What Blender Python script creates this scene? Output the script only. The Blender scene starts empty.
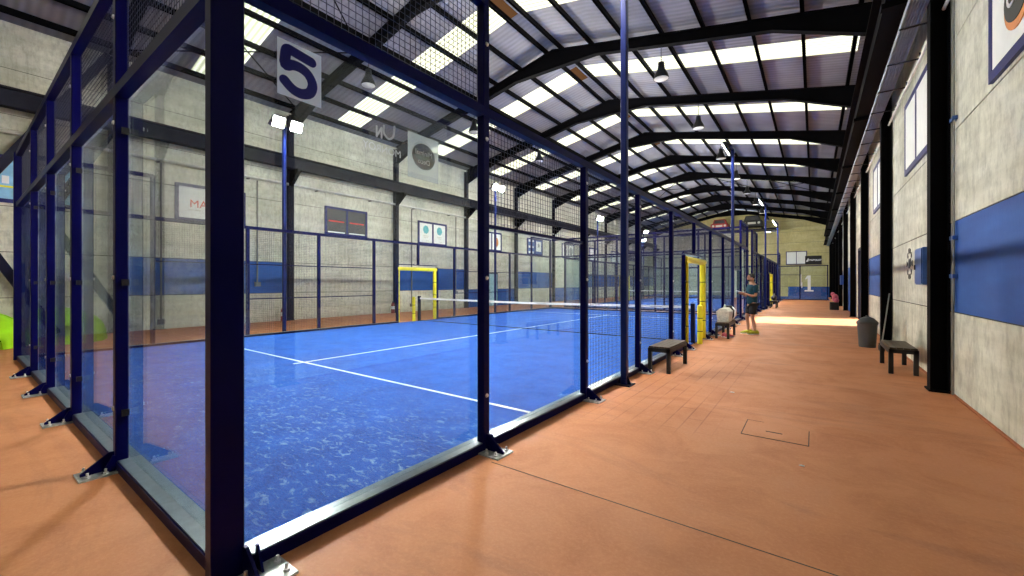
import bpy, math, random
from mathutils import Vector, Matrix
random.seed(5)
R = math.radians
SC = bpy.context.scene
COL = SC.collection

# ------------------------------------------------------------------ materials
def nt(name):
    m = bpy.data.materials.new(name); m.use_nodes = True
    t = m.node_tree; t.nodes.clear()
    out = t.nodes.new('ShaderNodeOutputMaterial')
    return m, t, out
def N(t, kind, **kw):
    n = t.nodes.new(kind)
    for k, v in kw.items():
        if k in n.inputs.keys() if isinstance(k, str) else False: n.inputs[k].default_value = v
        else: setattr(n, k, v)
    return n
def L(t, a, b): t.links.new(a, b)
def c4(c): return (c[0], c[1], c[2], 1)
def ramp(t, fac, stops):
    r = t.nodes.new('ShaderNodeValToRGB'); e = r.color_ramp.elements
    while len(e) > 1: e.remove(e[-1])
    e[0].position = stops[0][0]; e[0].color = c4(stops[0][1])
    for p, c in stops[1:]:
        x = e.new(p); x.color = c4(c)
    L(t, fac, r.inputs[0]); return r.outputs[0]
def noise(t, scale, detail=4, vec=None, rough=.55, stretch=None, dist=0):
    n = t.nodes.new('ShaderNodeTexNoise'); n.inputs['Scale'].default_value = scale
    n.inputs['Detail'].default_value = detail; n.inputs['Roughness'].default_value = rough
    n.inputs['Distortion'].default_value = dist
    tc = t.nodes.new('ShaderNodeNewGeometry')
    v = tc.outputs['Position']
    if stretch:
        mp = t.nodes.new('ShaderNodeMapping'); mp.inputs['Scale'].default_value = stretch
        L(t, v, mp.inputs[0]); v = mp.outputs[0]
    L(t, v, n.inputs['Vector']); return n.outputs['Fac']
def mixc(t, f, a, b, mode='MIX'):
    m = t.nodes.new('ShaderNodeMix'); m.data_type = 'RGBA'; m.blend_type = mode
    for s, v in ((m.inputs[0], f), (m.inputs[6], a), (m.inputs[7], b)):
        if hasattr(v, 'is_linked'): L(t, v, s)
        elif isinstance(v, (tuple, list)): s.default_value = c4(v)
        else: s.default_value = v
    return m.outputs[2]
def math_(t, op, a, b=None, c=None):
    m = t.nodes.new('ShaderNodeMath'); m.operation = op
    for i, v in enumerate((a, b, c)):
        if v is None: continue
        if hasattr(v, 'is_linked'): L(t, v, m.inputs[i])
        else: m.inputs[i].default_value = v
    return m.outputs[0]
def pbsdf(t, out, col, rough=.6, metal=0, spec=.5, bump=None, bstr=.3, bdist=.01):
    b = t.nodes.new('ShaderNodeBsdfPrincipled')
    if hasattr(col, 'is_linked'): L(t, col, b.inputs['Base Color'])
    else: b.inputs['Base Color'].default_value = c4(col)
    if hasattr(rough, 'is_linked'): L(t, rough, b.inputs['Roughness'])
    else: b.inputs['Roughness'].default_value = rough
    b.inputs['Metallic'].default_value = metal
    b.inputs['Specular IOR Level'].default_value = spec
    if bump is not None:
        bp = t.nodes.new('ShaderNodeBump'); bp.inputs['Strength'].default_value = bstr; bp.inputs['Distance'].default_value = bdist
        L(t, bump, bp.inputs['Height']); L(t, bp.outputs[0], b.inputs['Normal'])
    L(t, b.outputs[0], out.inputs[0]); return b
def simple(name, col, rough=.5, metal=0, spec=.5, var=.12, scale=6):
    m, t, out = nt(name)
    n = noise(t, scale, 3)
    dark = tuple(c*(1-var) for c in col); lite = tuple(min(1, c*(1+var)) for c in col)
    pbsdf(t, out, ramp(t, n, [(.3, dark), (.7, lite)]), rough, metal, spec)
    return m
def emit(name, col, s):
    m, t, out = nt(name)
    e = t.nodes.new('ShaderNodeEmission'); e.inputs[0].default_value = c4(col); e.inputs[1].default_value = s
    L(t, e.outputs[0], out.inputs[0]); return m

M = {}
M['navy'] = simple('navy_powder_coat', (.0015, .0015, .06), .35, 0, .1, .15, 3)
M['darknavy'] = simple('dark_navy_steel', (.003, .004, .022), .4, 0, .15, .2, 3)
M['mast'] = simple('mast_blue', (.005, .015, .12), .35, 0, .25)
M['steel'] = simple('black_structural_steel', (.0025, .0025, .0035), .75, 0, .06, .3, 1.5)
M['greysteel'] = simple('grey_blue_column_paint', (.012, .013, .024), .6, 0, .12, .2, 2)
M['galv'] = simple('galvanised_steel', (.5, .53, .54), .42, .5, .5, .25, 30)
M['alu'] = simple('aluminium_edge', (.13, .17, .22), .3, .35, .5, .15, 12)
M['bolt'] = simple('bolt_steel', (.85, .86, .88), .35, .3)
M['black'] = simple('black_plastic', (.006, .006, .007), .5)
M['wire'] = simple('blue_black_wire', (.006, .008, .03), .35)
M['yellow'] = simple('yellow_padding', (.95, .85, .02), .45, 0, .5, .05)
def mat_sheet():
    m, t, out = nt('translucent_sign_vinyl')
    a = t.nodes.new('ShaderNodeBsdfDiffuse'); a.inputs[0].default_value = (.9, .93, 1, 1)
    b = t.nodes.new('ShaderNodeBsdfTranslucent'); b.inputs[0].default_value = (.9, .94, 1, 1)
    mx = t.nodes.new('ShaderNodeMixShader'); mx.inputs[0].default_value = .8
    L(t, a.outputs[0], mx.inputs[1]); L(t, b.outputs[0], mx.inputs[2]); L(t, mx.outputs[0], out.inputs[0]); return m
M['sheet'] = mat_sheet()
M['white'] = simple('white_vinyl', (.8, .82, .85), .5, 0, .4, .03)
M['tape'] = simple('net_tape', (.85, .85, .85), .6, 0, .3, .05)
M['net'] = simple('net_cord', (.01, .012, .02), .7)
M['wood'] = None
M['printnavy'] = simple('navy_print', (.004, .004, .2), .5, 0, .4, .05)
M['red'] = simple('red_paint', (.3, .015, .012), .4)
M['redtext'] = simple('red_print', (.8, .03, .02), .6)
M['teal'] = simple('teal_print', (.12, .5, .58), .6)
M['orange'] = simple('orange_print', (.7, .25, .06), .5)
M['greytext'] = simple('grey_print', (.3, .32, .36), .6)
M['winframe'] = simple('blue_window_frame', (.008, .012, .13), .35, 0, .2)
M['poster'] = simple('white_poster', (.9, .93, .92), .45, 0, .4, .03)
M['posterdark'] = simple('grey_poster', (.05, .05, .055), .35, 0, .3, .3, 1.2)
M['posterblue'] = simple('sky_blue_poster', (.22, .5, .75), .45)
M['pipe'] = simple('pale_pipe', (.75, .75, .71), .45)
M['conduit'] = simple('grey_conduit', (.2, .2, .19), .5)
M['box_blue'] = simple('blue_enamel', (.03, .1, .35), .4)
M['paleblue'] = simple('pale_blue_door', (.32, .55, .68), .4)
M['panelwhite'] = simple('cream_cabinet', (.62, .62, .52), .5)
M['bin'] = simple('dark_grey_plastic', (.045, .047, .05), .5)
M['skin'] = simple('skin', (.42, .22, .14), .55, 0, .3, .08, 20)
M['hair'] = simple('dark_hair', (.012, .009, .008), .6)
M['teeshirt'] = simple('teal_shirt', (.012, .05, .075), .85, 0, .2, .15, 15)
M['shorts'] = simple('black_shorts', (.006, .006, .01), .85)
M['shoe'] = simple('lime_shoe', (.38, .42, .02), .6)
M['pale'] = simple('pale_grey_fabric', (.62, .62, .55), .8, 0, .2, .2, 25)
M['pink'] = simple('pink_fabric', (.6, .12, .18), .8)
M['lime'] = simple('lime_fabric', (.42, .85, .015), .6, 0, .3, .12, 3)
M['skywall'] = None

def mat_concrete(name, a, b, dark):
    m, t, out = nt(name)
    n1 = noise(t, 1.0, 6, stretch=(.6, .6, 3.2), rough=.65)
    n2 = noise(t, 9, 5, stretch=(1, 1, .5), rough=.7)
    n3 = noise(t, .45, 4, stretch=(1, 1, .35))
    n4 = noise(t, 3.0, 4, stretch=(1.5, 1.5, .12), rough=.7)
    c = ramp(t, n1, [(.3, a), (.7, b)])
    c = mixc(t, math_(t, 'MULTIPLY', ramp(t, n2, [(.45, (0,0,0)), (.75, (1,1,1))]), .55), c, dark)
    c = mixc(t, math_(t, 'MULTIPLY', ramp(t, n3, [(.5, (0,0,0)), (.75, (1,1,1))]), .45), c, dark)
    c = mixc(t, math_(t, 'MULTIPLY', ramp(t, n4, [(.55, (0,0,0)), (.75, (1,1,1))]), .35), c, dark)
    pbsdf(t, out, c, .85, 0, .2, n2, .35, .01); return m
M['concrete'] = mat_concrete('board_marked_concrete', (.54, .54, .44), (.80, .80, .69), (.2, .2, .16))
M['gable'] = mat_concrete('warm_lit_gable_concrete', (.56, .5, .22), (.7, .64, .34), (.38, .33, .15))  # end wall concrete with the warm lamp light put into its colour
M['joint'] = simple('dark_joint', (.06, .058, .05), .9)
def mat_bluepaint():
    m, t, out = nt('blue_wall_paint')
    n2 = noise(t, 9, 5, stretch=(1, 1, .5), rough=.7)
    n1 = noise(t, 1.0, 4, stretch=(.6, .6, 2.5))
    c = ramp(t, n1, [(.3, (.014, .07, .29)), (.7, (.026, .115, .43))])
    pbsdf(t, out, c, .7, 0, .3, n2, .3, .01); return m
M['bluewall'] = mat_bluepaint()

def mat_floor():
    m, t, out = nt('terracotta_floor')
    big = noise(t, .35, 5, rough=.6); mid = noise(t, 1.6, 6, rough=.65, dist=.6); fine = noise(t, 60, 3)
    c = ramp(t, big, [(.3, (.45, .165, .06)), (.7, (.57, .23, .1))])
    c = mixc(t, math_(t, 'MULTIPLY', ramp(t, mid, [(.46, (0,0,0)), (.68, (1,1,1))]), .5), c, (.34, .115, .045))
    c = mixc(t, math_(t, 'MULTIPLY', ramp(t, noise(t, .8, 6, stretch=(.35, 1.6, 1), rough=.7, dist=1.2), [(.54, (0,0,0)), (.66, (1,1,1))]), .4), c, (.27, .1, .045))
    c = mixc(t, math_(t, 'MULTIPLY', ramp(t, noise(t, 38, 4, rough=.8), [(.45, (0,0,0)), (.8, (1,1,1))]), .35), c, (.7, .33, .17))
    sp = ramp(t, noise(t, 14, 2), [(.76, (0,0,0)), (.8, (1,1,1))])
    c = mixc(t, math_(t, 'MULTIPLY', sp, .25), c, (.7, .5, .38))
    # brick-imprint zone beside the side fence and fine joints, both in world position
    g = t.nodes.new('ShaderNodeNewGeometry'); s = t.nodes.new('ShaderNodeSeparateXYZ'); L(t, g.outputs['Position'], s.inputs[0])
    mp = t.nodes.new('ShaderNodeMapping'); mp.inputs['Rotation'].default_value = (0, 0, R(90)); L(t, g.outputs['Position'], mp.inputs[0])
    bk = t.nodes.new('ShaderNodeTexBrick'); L(t, mp.outputs[0], bk.inputs['Vector'])
    bk.inputs['Scale'].default_value = 1; bk.inputs['Brick Width'].default_value = .8; bk.inputs['Row Height'].default_value = .16
    bk.inputs['Mortar Size'].default_value = .008; bk.inputs['Mortar Smooth'].default_value = .3
    bk.inputs['Color1'].default_value = (1,1,1,1); bk.inputs['Color2'].default_value = (.93,.9,.88,1); bk.inputs['Mortar'].default_value = (.62,.52,.48,1)
    def band(o, a, b, w):
        return math_(t, 'MULTIPLY', math_(t, 'SMOOTH_MIN', 1, math_(t, 'MAXIMUM', math_(t, 'DIVIDE', math_(t, 'SUBTRACT', o, a), w), 0), .1),
                     math_(t, 'SMOOTH_MIN', 1, math_(t, 'MAXIMUM', math_(t, 'DIVIDE', math_(t, 'SUBTRACT', b, o), w), 0), .1))
    msk = math_(t, 'MULTIPLY', band(s.outputs[0], -2.4, -.75, .25), band(s.outputs[1], 3.9, 9.5, .7))
    msk = math_(t, 'MULTIPLY', msk, ramp(t, noise(t, 1.1, 3), [(.36, (.15,)*3), (.6, (1,)*3)]))
    c = mixc(t, msk, c, bk.outputs['Color'], 'MULTIPLY')
    rg = ramp(t, mid, [(.3, (.5,)*3), (.7, (.68,)*3)])
    pbsdf(t, out, c, rg, 0, .35, fine, .25, .004); return m
M['floor'] = mat_floor()

def mat_turf():
    m, t, out = nt('blue_turf')
    a = noise(t, 2.2, 5, rough=.6, dist=.5); b = noise(t, 26, 4, stretch=(1, 2.4, 1), rough=.75); sand = noise(t, 9, 6, stretch=(1, 1.9, 1), rough=.7, dist=.8)
    patch = noise(t, .5, 3)
    c = ramp(t, a, [(.3, (.005, .05, .27)), (.7, (.014, .10, .48))])
    c = mixc(t, ramp(t, b, [(.38, (0,0,0)), (.72, (.75,)*3)]), c, (.045, .165, .62))
    g = t.nodes.new('ShaderNodeNewGeometry'); s = t.nodes.new('ShaderNodeSeparateXYZ'); L(t, g.outputs['Position'], s.inputs[0])
    near = math_(t, 'MAXIMUM', math_(t, 'SUBTRACT', 1, math_(t, 'DIVIDE', math_(t, 'ABSOLUTE', math_(t, 'SUBTRACT', s.outputs[1], 2.0)), 1.9)), .0)
    sm = math_(t, 'MULTIPLY', ramp(t, sand, [(.54, (0,0,0)), (.7, (1,1,1))]), math_(t, 'MULTIPLY', near, .75))
    c = mixc(t, sm, c, (.42, .56, .7))
    pbsdf(t, out, c, .88, 0, .15, b, .5, .01); return m
M['turf'] = mat_turf()

def mat_glass():
    m, t, out = nt('tempered_glass')
    tr = t.nodes.new('ShaderNodeBsdfTransparent'); tr.inputs[0].default_value = (.93, .965, .965, 1)
    gl = t.nodes.new('ShaderNodeBsdfGlossy'); gl.inputs['Roughness'].default_value = .015; gl.inputs[0].default_value = (.8, .9, 1, 1)
    lw = t.nodes.new('ShaderNodeLayerWeight'); lw.inputs[0].default_value = .5
    f = math_(t, 'ADD', math_(t, 'MULTIPLY', math_(t, 'POWER', lw.outputs['Facing'], 5), .96), .04)
    mx = t.nodes.new('ShaderNodeMixShader'); L(t, f, mx.inputs[0]); L(t, tr.outputs[0], mx.inputs[1]); L(t, gl.outputs[0], mx.inputs[2])
    # faint film of dust scratches on the pane
    df = t.nodes.new('ShaderNodeBsdfDiffuse'); df.inputs[0].default_value = (.6, .65, .7, 1)
    du = ramp(t, noise(t, 3, 5, stretch=(1, 1, .4), rough=.7), [(.4, (.0,)*3), (.8, (.05,)*3)])
    m2 = t.nodes.new('ShaderNodeMixShader'); L(t, du, m2.inputs[0]); L(t, mx.outputs[0], m2.inputs[1]); L(t, df.outputs[0], m2.inputs[2])
    L(t, m2.outputs[0], out.inputs[0]); return m
M['glass'] = mat_glass()
def mat_vinyl(name, col, a):
    m, t, out = nt(name)
    tr = t.nodes.new('ShaderNodeBsdfTransparent'); d0 = t.nodes.new('ShaderNodeBsdfDiffuse'); d0.inputs[0].default_value = c4(col)
    d1 = t.nodes.new('ShaderNodeBsdfTranslucent'); d1.inputs[0].default_value = c4(col)
    df = t.nodes.new('ShaderNodeMixShader'); df.inputs[0].default_value = .6; L(t, d0.outputs[0], df.inputs[1]); L(t, d1.outputs[0], df.inputs[2])
    mx = t.nodes.new('ShaderNodeMixShader'); mx.inputs[0].default_value = a
    L(t, tr.outputs[0], mx.inputs[1]); L(t, df.outputs[0], mx.inputs[2]); L(t, mx.outputs[0], out.inputs[0]); return m
M['frost'] = mat_vinyl('frosted_vinyl', (.75, .8, .78), .4)
M['frosttext'] = mat_vinyl('frosted_letter', (.95, .95, .95), .85)
M['ovaldark'] = mat_vinyl('smoky_print', (.05, .06, .07), .5)

def mat_roof():
    m, t, out = nt('roof_sheet')
    n = noise(t, .8, 4, stretch=(1, 1, 1)); w = t.nodes.new('ShaderNodeTexWave'); w.wave_type = 'BANDS'; w.bands_direction = 'Y'
    w.inputs['Scale'].default_value = 1.6; w.inputs['Distortion'].default_value = 0
    g = t.nodes.new('ShaderNodeNewGeometry'); L(t, g.outputs['Position'], w.inputs['Vector'])
    c = ramp(t, n, [(.3, (.22, .22, .25)), (.7, (.29, .29, .325))])
    c = mixc(t, .12, c, w.outputs['Color'], 'MULTIPLY')
    pbsdf(t, out, c, .6, 0, .3, w.outputs['Fac'], .5, .03); return m
M['roof'] = mat_roof()
def mat_skylight():
    m, t, out = nt('translucent_skylight')
    g = t.nodes.new('ShaderNodeNewGeometry'); w = t.nodes.new('ShaderNodeTexWave'); w.bands_direction = 'Y'; w.inputs['Scale'].default_value = 1.9
    L(t, g.outputs['Position'], w.inputs['Vector'])
    n = noise(t, 1.5, 3)
    c = mixc(t, math_(t, 'MULTIPLY', w.outputs['Fac'], .8), (1.0, .99, .80), (.34, .36, .18))
    e = t.nodes.new('ShaderNodeEmission'); L(t, c, e.inputs[0]); e.inputs[1].default_value = SKY
    L(t, e.outputs[0], out.inputs[0]); return m
SKY = 1.7
M['skylight'] = mat_skylight()
M['ridgewarm'] = emit('amber_ridge_glow', (.3, .14, .06), .35)  # warm light coming through the ridge, put in as a dim glow
M['led'] = emit('led_lens', (1.0, .96, .86), 1500)
M['bulb'] = simple('pendant_glass', (.75, .75, .72), .25)
def mat_wood():
    m, t, out = nt('dark_bench_wood')
    n = noise(t, 7, 5, stretch=(6, .5, 6), rough=.6)
    pbsdf(t, out, ramp(t, n, [(.3, (.03, .02, .011)), (.7, (.08, .052, .028))]), .45, 0, .4, n, .3, .004); return m
M['wood'] = mat_wood()

# ------------------------------------------------------------------ mesh helpers
class MB:
    def __init__(s): s.v = []; s.f = []; s.mi = []; s.smooth = False
    def add(s, v, f, mi=0):
        n = len(s.v); s.v += [tuple(p) for p in v]; s.f += [tuple(i+n for i in q) for q in f]; s.mi += [mi]*len(f); return s
    def box(s, x0, x1, y0, y1, z0, z1, mi=0):
        return s.add([(x0,y0,z0),(x1,y0,z0),(x1,y1,z0),(x0,y1,z0),(x0,y0,z1),(x1,y0,z1),(x1,y1,z1),(x0,y1,z1)],
                     [(0,3,2,1),(4,5,6,7),(0,1,5,4),(1,2,6,5),(2,3,7,6),(3,0,4,7)], mi)
    def cbox(s, x0, x1, y0, y1, z0, z1, c=.005, mi=0):           # box with chamfered vertical edges
        p = [(x0+c,y0),(x1-c,y0),(x1,y0+c),(x1,y1-c),(x1-c,y1),(x0+c,y1),(x0,y1-c),(x0,y0+c)]
        return s.prism(p, z0, z1, mi)
    def prism(s, poly, z0, z1, mi=0):
        n = len(poly)
        v = [(a,b,z0) for a,b in poly]+[(a,b,z1) for a,b in poly]
        f = [tuple(range(n-1,-1,-1)), tuple(range(n,2*n))]+[(i,(i+1)%n,(i+1)%n+n,i+n) for i in range(n)]
        return s.add(v, f, mi)
    def prism_ax(s, poly, axis, a0, a1, mi=0):                     # poly in the other two axes
        n = len(poly)
        def P(u, w, a): return {'x': (a,u,w), 'y': (u,a,w)}[axis]
        v = [P(u,w,a0) for u,w in poly]+[P(u,w,a1) for u,w in poly]
        f = [tuple(range(n-1,-1,-1)), tuple(range(n,2*n))]+[(i,(i+1)%n,(i+1)%n+n,i+n) for i in range(n)]
        return s.add(v, f, mi)
    def tube(s, pts, r, n=10, caps=True, mi=0):
        pts = [Vector(p) for p in pts]; rs = r if isinstance(r, (list, tuple)) else [r]*len(pts)
        rings = []; up = None
        for i, p in enumerate(pts):
            a = pts[max(0,i-1)]; b = pts[min(len(pts)-1,i+1)]; d = (b-a).normalized()
            if up is None:
                up = Vector((0,0,1)) if abs(d.z) < .9 else Vector((1,0,0))
            x = d.cross(up).normalized(); y = x.cross(d).normalized(); up = y
            rings.append([p+rs[i]*(math.cos(2*math.pi*k/n)*x+math.sin(2*math.pi*k/n)*y) for k in range(n)])
        v = [q for rg in rings for q in rg]; f = []
        for i in range(len(pts)-1):
            for k in range(n): f.append((i*n+k, i*n+(k+1)%n, (i+1)*n+(k+1)%n, (i+1)*n+k))
        if caps: f += [tuple(range(n-1,-1,-1)), tuple(range((len(pts)-1)*n, len(pts)*n))]
        return s.add(v, f, mi)
    def bar(s, a, b, w, h, mi=0):                                   # rectangular bar between two points
        a = Vector(a); b = Vector(b); d = (b-a).normalized()
        up = Vector((0,0,1)) if abs(d.z) < .95 else Vector((1,0,0))
        x = d.cross(up).normalized()*w/2; y = x.cross(d).normalized()*h/2
        v = [a-x-y,a+x-y,a+x+y,a-x+y,b-x-y,b+x-y,b+x+y,b-x+y]
        return s.add(v, [(0,1,2,3),(7,6,5,4),(0,4,5,1),(1,5,6,2),(2,6,7,3),(3,7,4,0)], mi)
    def lathe(s, prof, c=(0,0,0), n=20, mi=0):                      # profile (r, z)
        v = [(c[0]+r*math.cos(2*math.pi*k/n), c[1]+r*math.sin(2*math.pi*k/n), c[2]+z) for r, z in prof for k in range(n)]
        f = [(i*n+k, i*n+(k+1)%n, (i+1)*n+(k+1)%n, (i+1)*n+k) for i in range(len(prof)-1) for k in range(n)]
        f += [tuple(range(n-1,-1,-1)), tuple(range((len(prof)-1)*n, len(prof)*n))]
        return s.add(v, f, mi)
    def ell(s, c, r, n=14, m=9, mi=0):
        v = []; f = []
        for i in range(m+1):
            th = math.pi*i/m
            for k in range(n):
                ph = 2*math.pi*k/n
                v.append((c[0]+r[0]*math.sin(th)*math.cos(ph), c[1]+r[1]*math.sin(th)*math.sin(ph), c[2]+r[2]*math.cos(th)))
        for i in range(m):
            for k in range(n): f.append((i*n+k, (i+1)*n+k, (i+1)*n+(k+1)%n, i*n+(k+1)%n))
        return s.add(v, f, mi)
    def mesh(s, name, mats, smooth=False):
        me = bpy.data.meshes.new(name); me.from_pydata(s.v, [], s.f)
        for m_ in (mats if isinstance(mats, (list, tuple)) else [mats]): me.materials.append(m_)
        if any(s.mi): me.polygons.foreach_set('material_index', s.mi)
        if smooth: me.polygons.foreach_set('use_smooth', [True]*len(s.f))
        me.update(); return me
def tag(o, label=None, cat=None, group=None, kind=None):
    if label: o['label'] = label
    if cat: o['category'] = cat
    if group: o['group'] = group
    if kind: o['kind'] = kind
    return o
def link(name, me, parent=None, loc=(0,0,0), rz=0, bevel=0):
    o = bpy.data.objects.new(name, me); COL.objects.link(o)
    o.location = loc; o.rotation_euler = (0,0,rz)
    if parent: o.parent = parent
    if bevel:
        b = o.modifiers.new('b', 'BEVEL'); b.width = bevel; b.segments = 2; b.limit_method = 'ANGLE'
    return o
def put(mb, name, mat, parent=None, loc=(0,0,0), rz=0, smooth=False, bevel=0):
    return link(name, mb.mesh(name, mat, smooth), parent, loc, rz, bevel)
def root(name, loc, label, cat, group=None, rz=0):
    o = bpy.data.objects.new(name, None); COL.objects.link(o); o.location = loc; o.rotation_euler = (0,0,rz)
    o.empty_display_size = .2
    return tag(o, label, cat, group)
def copy_tree(o, parent=None):
    c = o.copy(); COL.objects.link(c); c.parent = parent
    for ch in list(o.children): copy_tree(ch, c)
    return c
def struct(mb, name, mat, **k): return tag(put(mb, name, mat, **k), kind='structure')
def text_mesh(name, body, size, mat, align='CENTER', extrude=.002, bold=0):
    cu = bpy.data.curves.new(name, 'FONT'); cu.body = body; cu.size = size; cu.align_x = align; cu.align_y = 'CENTER'; cu.extrude = extrude; cu.offset = bold
    o = bpy.data.objects.new(name+'_src', cu); COL.objects.link(o)
    bpy.context.view_layer.update()
    me = bpy.data.meshes.new_from_object(o.evaluated_get(bpy.context.evaluated_depsgraph_get()))
    bpy.data.objects.remove(o); me.materials.clear(); me.materials.append(mat); return me
def facing(o, xa, n, loc):                                          # local x -> xa, local z -> n, local y -> up
    xa = Vector(xa); n = Vector(n); y = n.cross(xa)
    m = Matrix(((xa.x,y.x,n.x),(xa.y,y.y,n.y),(xa.z,y.z,n.z))).to_4x4(); 
    o.rotation_euler = m.to_euler(); o.location = loc; return o

# ------------------------------------------------------------------ hall dimensions
XL, XR = -17.0, 1.5
F0, BAY = 8.08, 5.17
YF, YB = F0-3*BAY, F0+9*BAY
RX = -7.79
def ztop(x): return 10.1-.205*abs(x-RX)
EAVE = ztop(XR)
frames = [F0+BAY*k for k in range(-3, 10)]

# floor and turf
mb = MB(); mb.box(XL-.3, XR+.3, YF-.3, YB+.3, -.2, 0)
struct(mb, 'floor', M['floor'])
mb = MB(); mb.box(-2.16, 1.2, 2.66, 2.668, 0, .0012); o = struct(mb, 'floor_line', M['joint']); o.rotation_euler = (0, 0, 0)
mb = MB(); mb.box(XR-.025, XR, YF, 18.5, 0, .022); mb.box(XR-.025, XR, 22.3, YB, 0, .022); struct(mb, 'baseboard_right', simple('red_skirting', (.36, .1, .03), .6))
# exterior apron outside the open doorway
mb = MB(); mb.box(XR+.3, XR+14, 8, 34, -.2, -.01); struct(mb, 'outside_ground', simple('pale_paving', (.4, .38, .34), .9))

# walls: concrete courses 1.2 m high with open joints, painted blue in some bays
courses = [0, 1.1, 2.3, 3.5, 4.7, 5.9, 7.1, EAVE+.12]
def side_wall(name, x0, x1, inner, blue, opening=None, wins=()):
    mb = MB(); sgn = 1 if inner > (x0+x1)/2 else -1
    ys = [YF-.3]+frames[1:-1]+[YB+.3]
    g = .008
    for i in range(len(ys)-1):
        for j in range(len(courses)-1):
            z0, z1 = courses[j]+(g if j else 0), courses[j+1]-g
            mi = 1 if (i, j) in blue else 0
            segs = [(ys[i]+g, ys[i+1]-g)]
            if opening:
                a, b, h = opening
                if ys[i] < b and ys[i+1] > a and z0 < h:
                    ca, cb = max(a, ys[i]+g), min(b, ys[i+1]-g)
                    segs = [(ys[i]+g, ca), (cb, ys[i+1]-g)]
                    if z1 > h: mb.box(x0, x1, ca, cb, h, z1, mi)
            for a_, b_ in segs:
                if b_-a_ > .02: mb.box(x0, x1, a_, b_, z0, z1, mi)
    ix = inner-sgn*.012
    if sgn > 0: bx = (x0-.05, ix)
    else: bx = (ix, x1+.05)
    if opening:
        a, b, h = opening
        mb.box(*bx, YF-.3, a, 0, EAVE+.1, 2); mb.box(*bx, b, YB+.3, 0, EAVE+.1, 2); mb.box(*bx, a, b, h, EAVE+.1, 2)
    else: mb.box(*bx, YF-.3, YB+.3, 0, EAVE+.1, 2)
    return struct(mb, name, [M['concrete'], M['bluewall'], M['joint']])
# bay index: 0 = YF..frame1
def bays(*k): return k
bl = {(i, 1) for i in (2, 4, 6, 8, 9, 10, 11)} | {(5, 0), (7, 0)}
# bay list: 2 ends at frame 8.08
side_wall('wall_left', XL-.3, XL, XL, bl)
br = {(i, 1) for i in (0, 1, 2, 4, 5)} | {(5, 0), (6, 0)}
br = {(0,1),(1,1),(2,1),(4,1),(6,1),(6,0),(8,1)}
DOOR = (18.6, 22.3, 2.9)
side_wall('wall_right', XR, XR+.3, XR, br, DOOR)
mb = MB()
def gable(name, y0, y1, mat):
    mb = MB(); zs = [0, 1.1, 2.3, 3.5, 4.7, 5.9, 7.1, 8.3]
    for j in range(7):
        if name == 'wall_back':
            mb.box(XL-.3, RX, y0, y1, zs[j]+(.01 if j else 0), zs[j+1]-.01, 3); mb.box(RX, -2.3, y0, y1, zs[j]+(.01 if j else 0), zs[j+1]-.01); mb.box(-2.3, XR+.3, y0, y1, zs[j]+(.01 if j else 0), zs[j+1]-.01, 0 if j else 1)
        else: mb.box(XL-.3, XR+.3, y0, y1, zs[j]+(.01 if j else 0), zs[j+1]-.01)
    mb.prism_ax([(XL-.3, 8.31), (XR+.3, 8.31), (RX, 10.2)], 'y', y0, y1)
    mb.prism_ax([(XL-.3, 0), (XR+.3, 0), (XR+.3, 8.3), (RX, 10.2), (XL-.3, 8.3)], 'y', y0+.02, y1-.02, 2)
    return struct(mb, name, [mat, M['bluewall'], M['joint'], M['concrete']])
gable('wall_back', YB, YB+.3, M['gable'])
gable('wall_front', YF-.3, YF, M['concrete'])
# open doorway in the wall by the aisle
mb = MB(); mb.box(XR-.03, XR+.32, DOOR[0]-.01, DOOR[0]+.06, 0, DOOR[2]); mb.box(XR-.03, XR+.32, DOOR[1]-.06, DOOR[1]+.01, 0, DOOR[2]); mb.box(XR-.03, XR+.32, DOOR[0]+.06, DOOR[1]-.06, DOOR[2]-.08, DOOR[2])
struct(mb, 'door_frame', M['greysteel'])

# roof: sheet with translucent strips let in at the middle of each bay
SKO, SKW = 1.8, 1.1
def roof_quad(mb, xa, xb, ya, yb, zo=.17, th=.06, mi=0):
    za, zb = ztop(xa)+zo, ztop(xb)+zo
    mb.add([(xa,ya,za),(xb,ya,zb),(xb,yb,zb),(xa,yb,za),(xa,ya,za+th),(xb,ya,zb+th),(xb,yb,zb+th),(xa,yb,za+th)],
           [(0,3,2,1),(4,5,6,7),(0,1,5,4),(1,2,6,5),(2,3,7,6),(3,0,4,7)], mi)
mb = MB()
for (xa, xb) in ((RX, XR+.3), (XL-.3, RX)):
    y = YF-.3
    for f in frames[:-1]:
        roof_quad(mb, xa, xb, y, f+SKO); 
        if xa == RX:
            roof_quad(mb, RX, RX+.32, f+SKO, f+SKO+SKW); roof_quad(mb, XR-.45, XR+.3, f+SKO, f+SKO+SKW)
        else:
            roof_quad(mb, XL-.3, XL+.45, f+SKO, f+SKO+SKW)
        y = f+SKO+SKW
    roof_quad(mb, xa, xb, y, YB+.3)
struct(mb, 'ceiling', M['roof'])
wn = 1
for f in frames[:-1]:
    for (xa, xb) in ((RX+.32, XR-.45), (XL+.45, RX-.32)):
        mb = MB(); roof_quad(mb, xa, xb, f+SKO, f+SKO+SKW, .175, .02)
        struct(mb, 'window_%d' % wn, M['skylight']); wn += 1
    mb = MB(); roof_quad(mb, RX-.32, RX, f+SKO, f+SKO+SKW, .17, .05); struct(mb, 'window_%d' % wn, M['ridgewarm']); wn += 1  # glowing strip added for the amber light along the ridge
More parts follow.
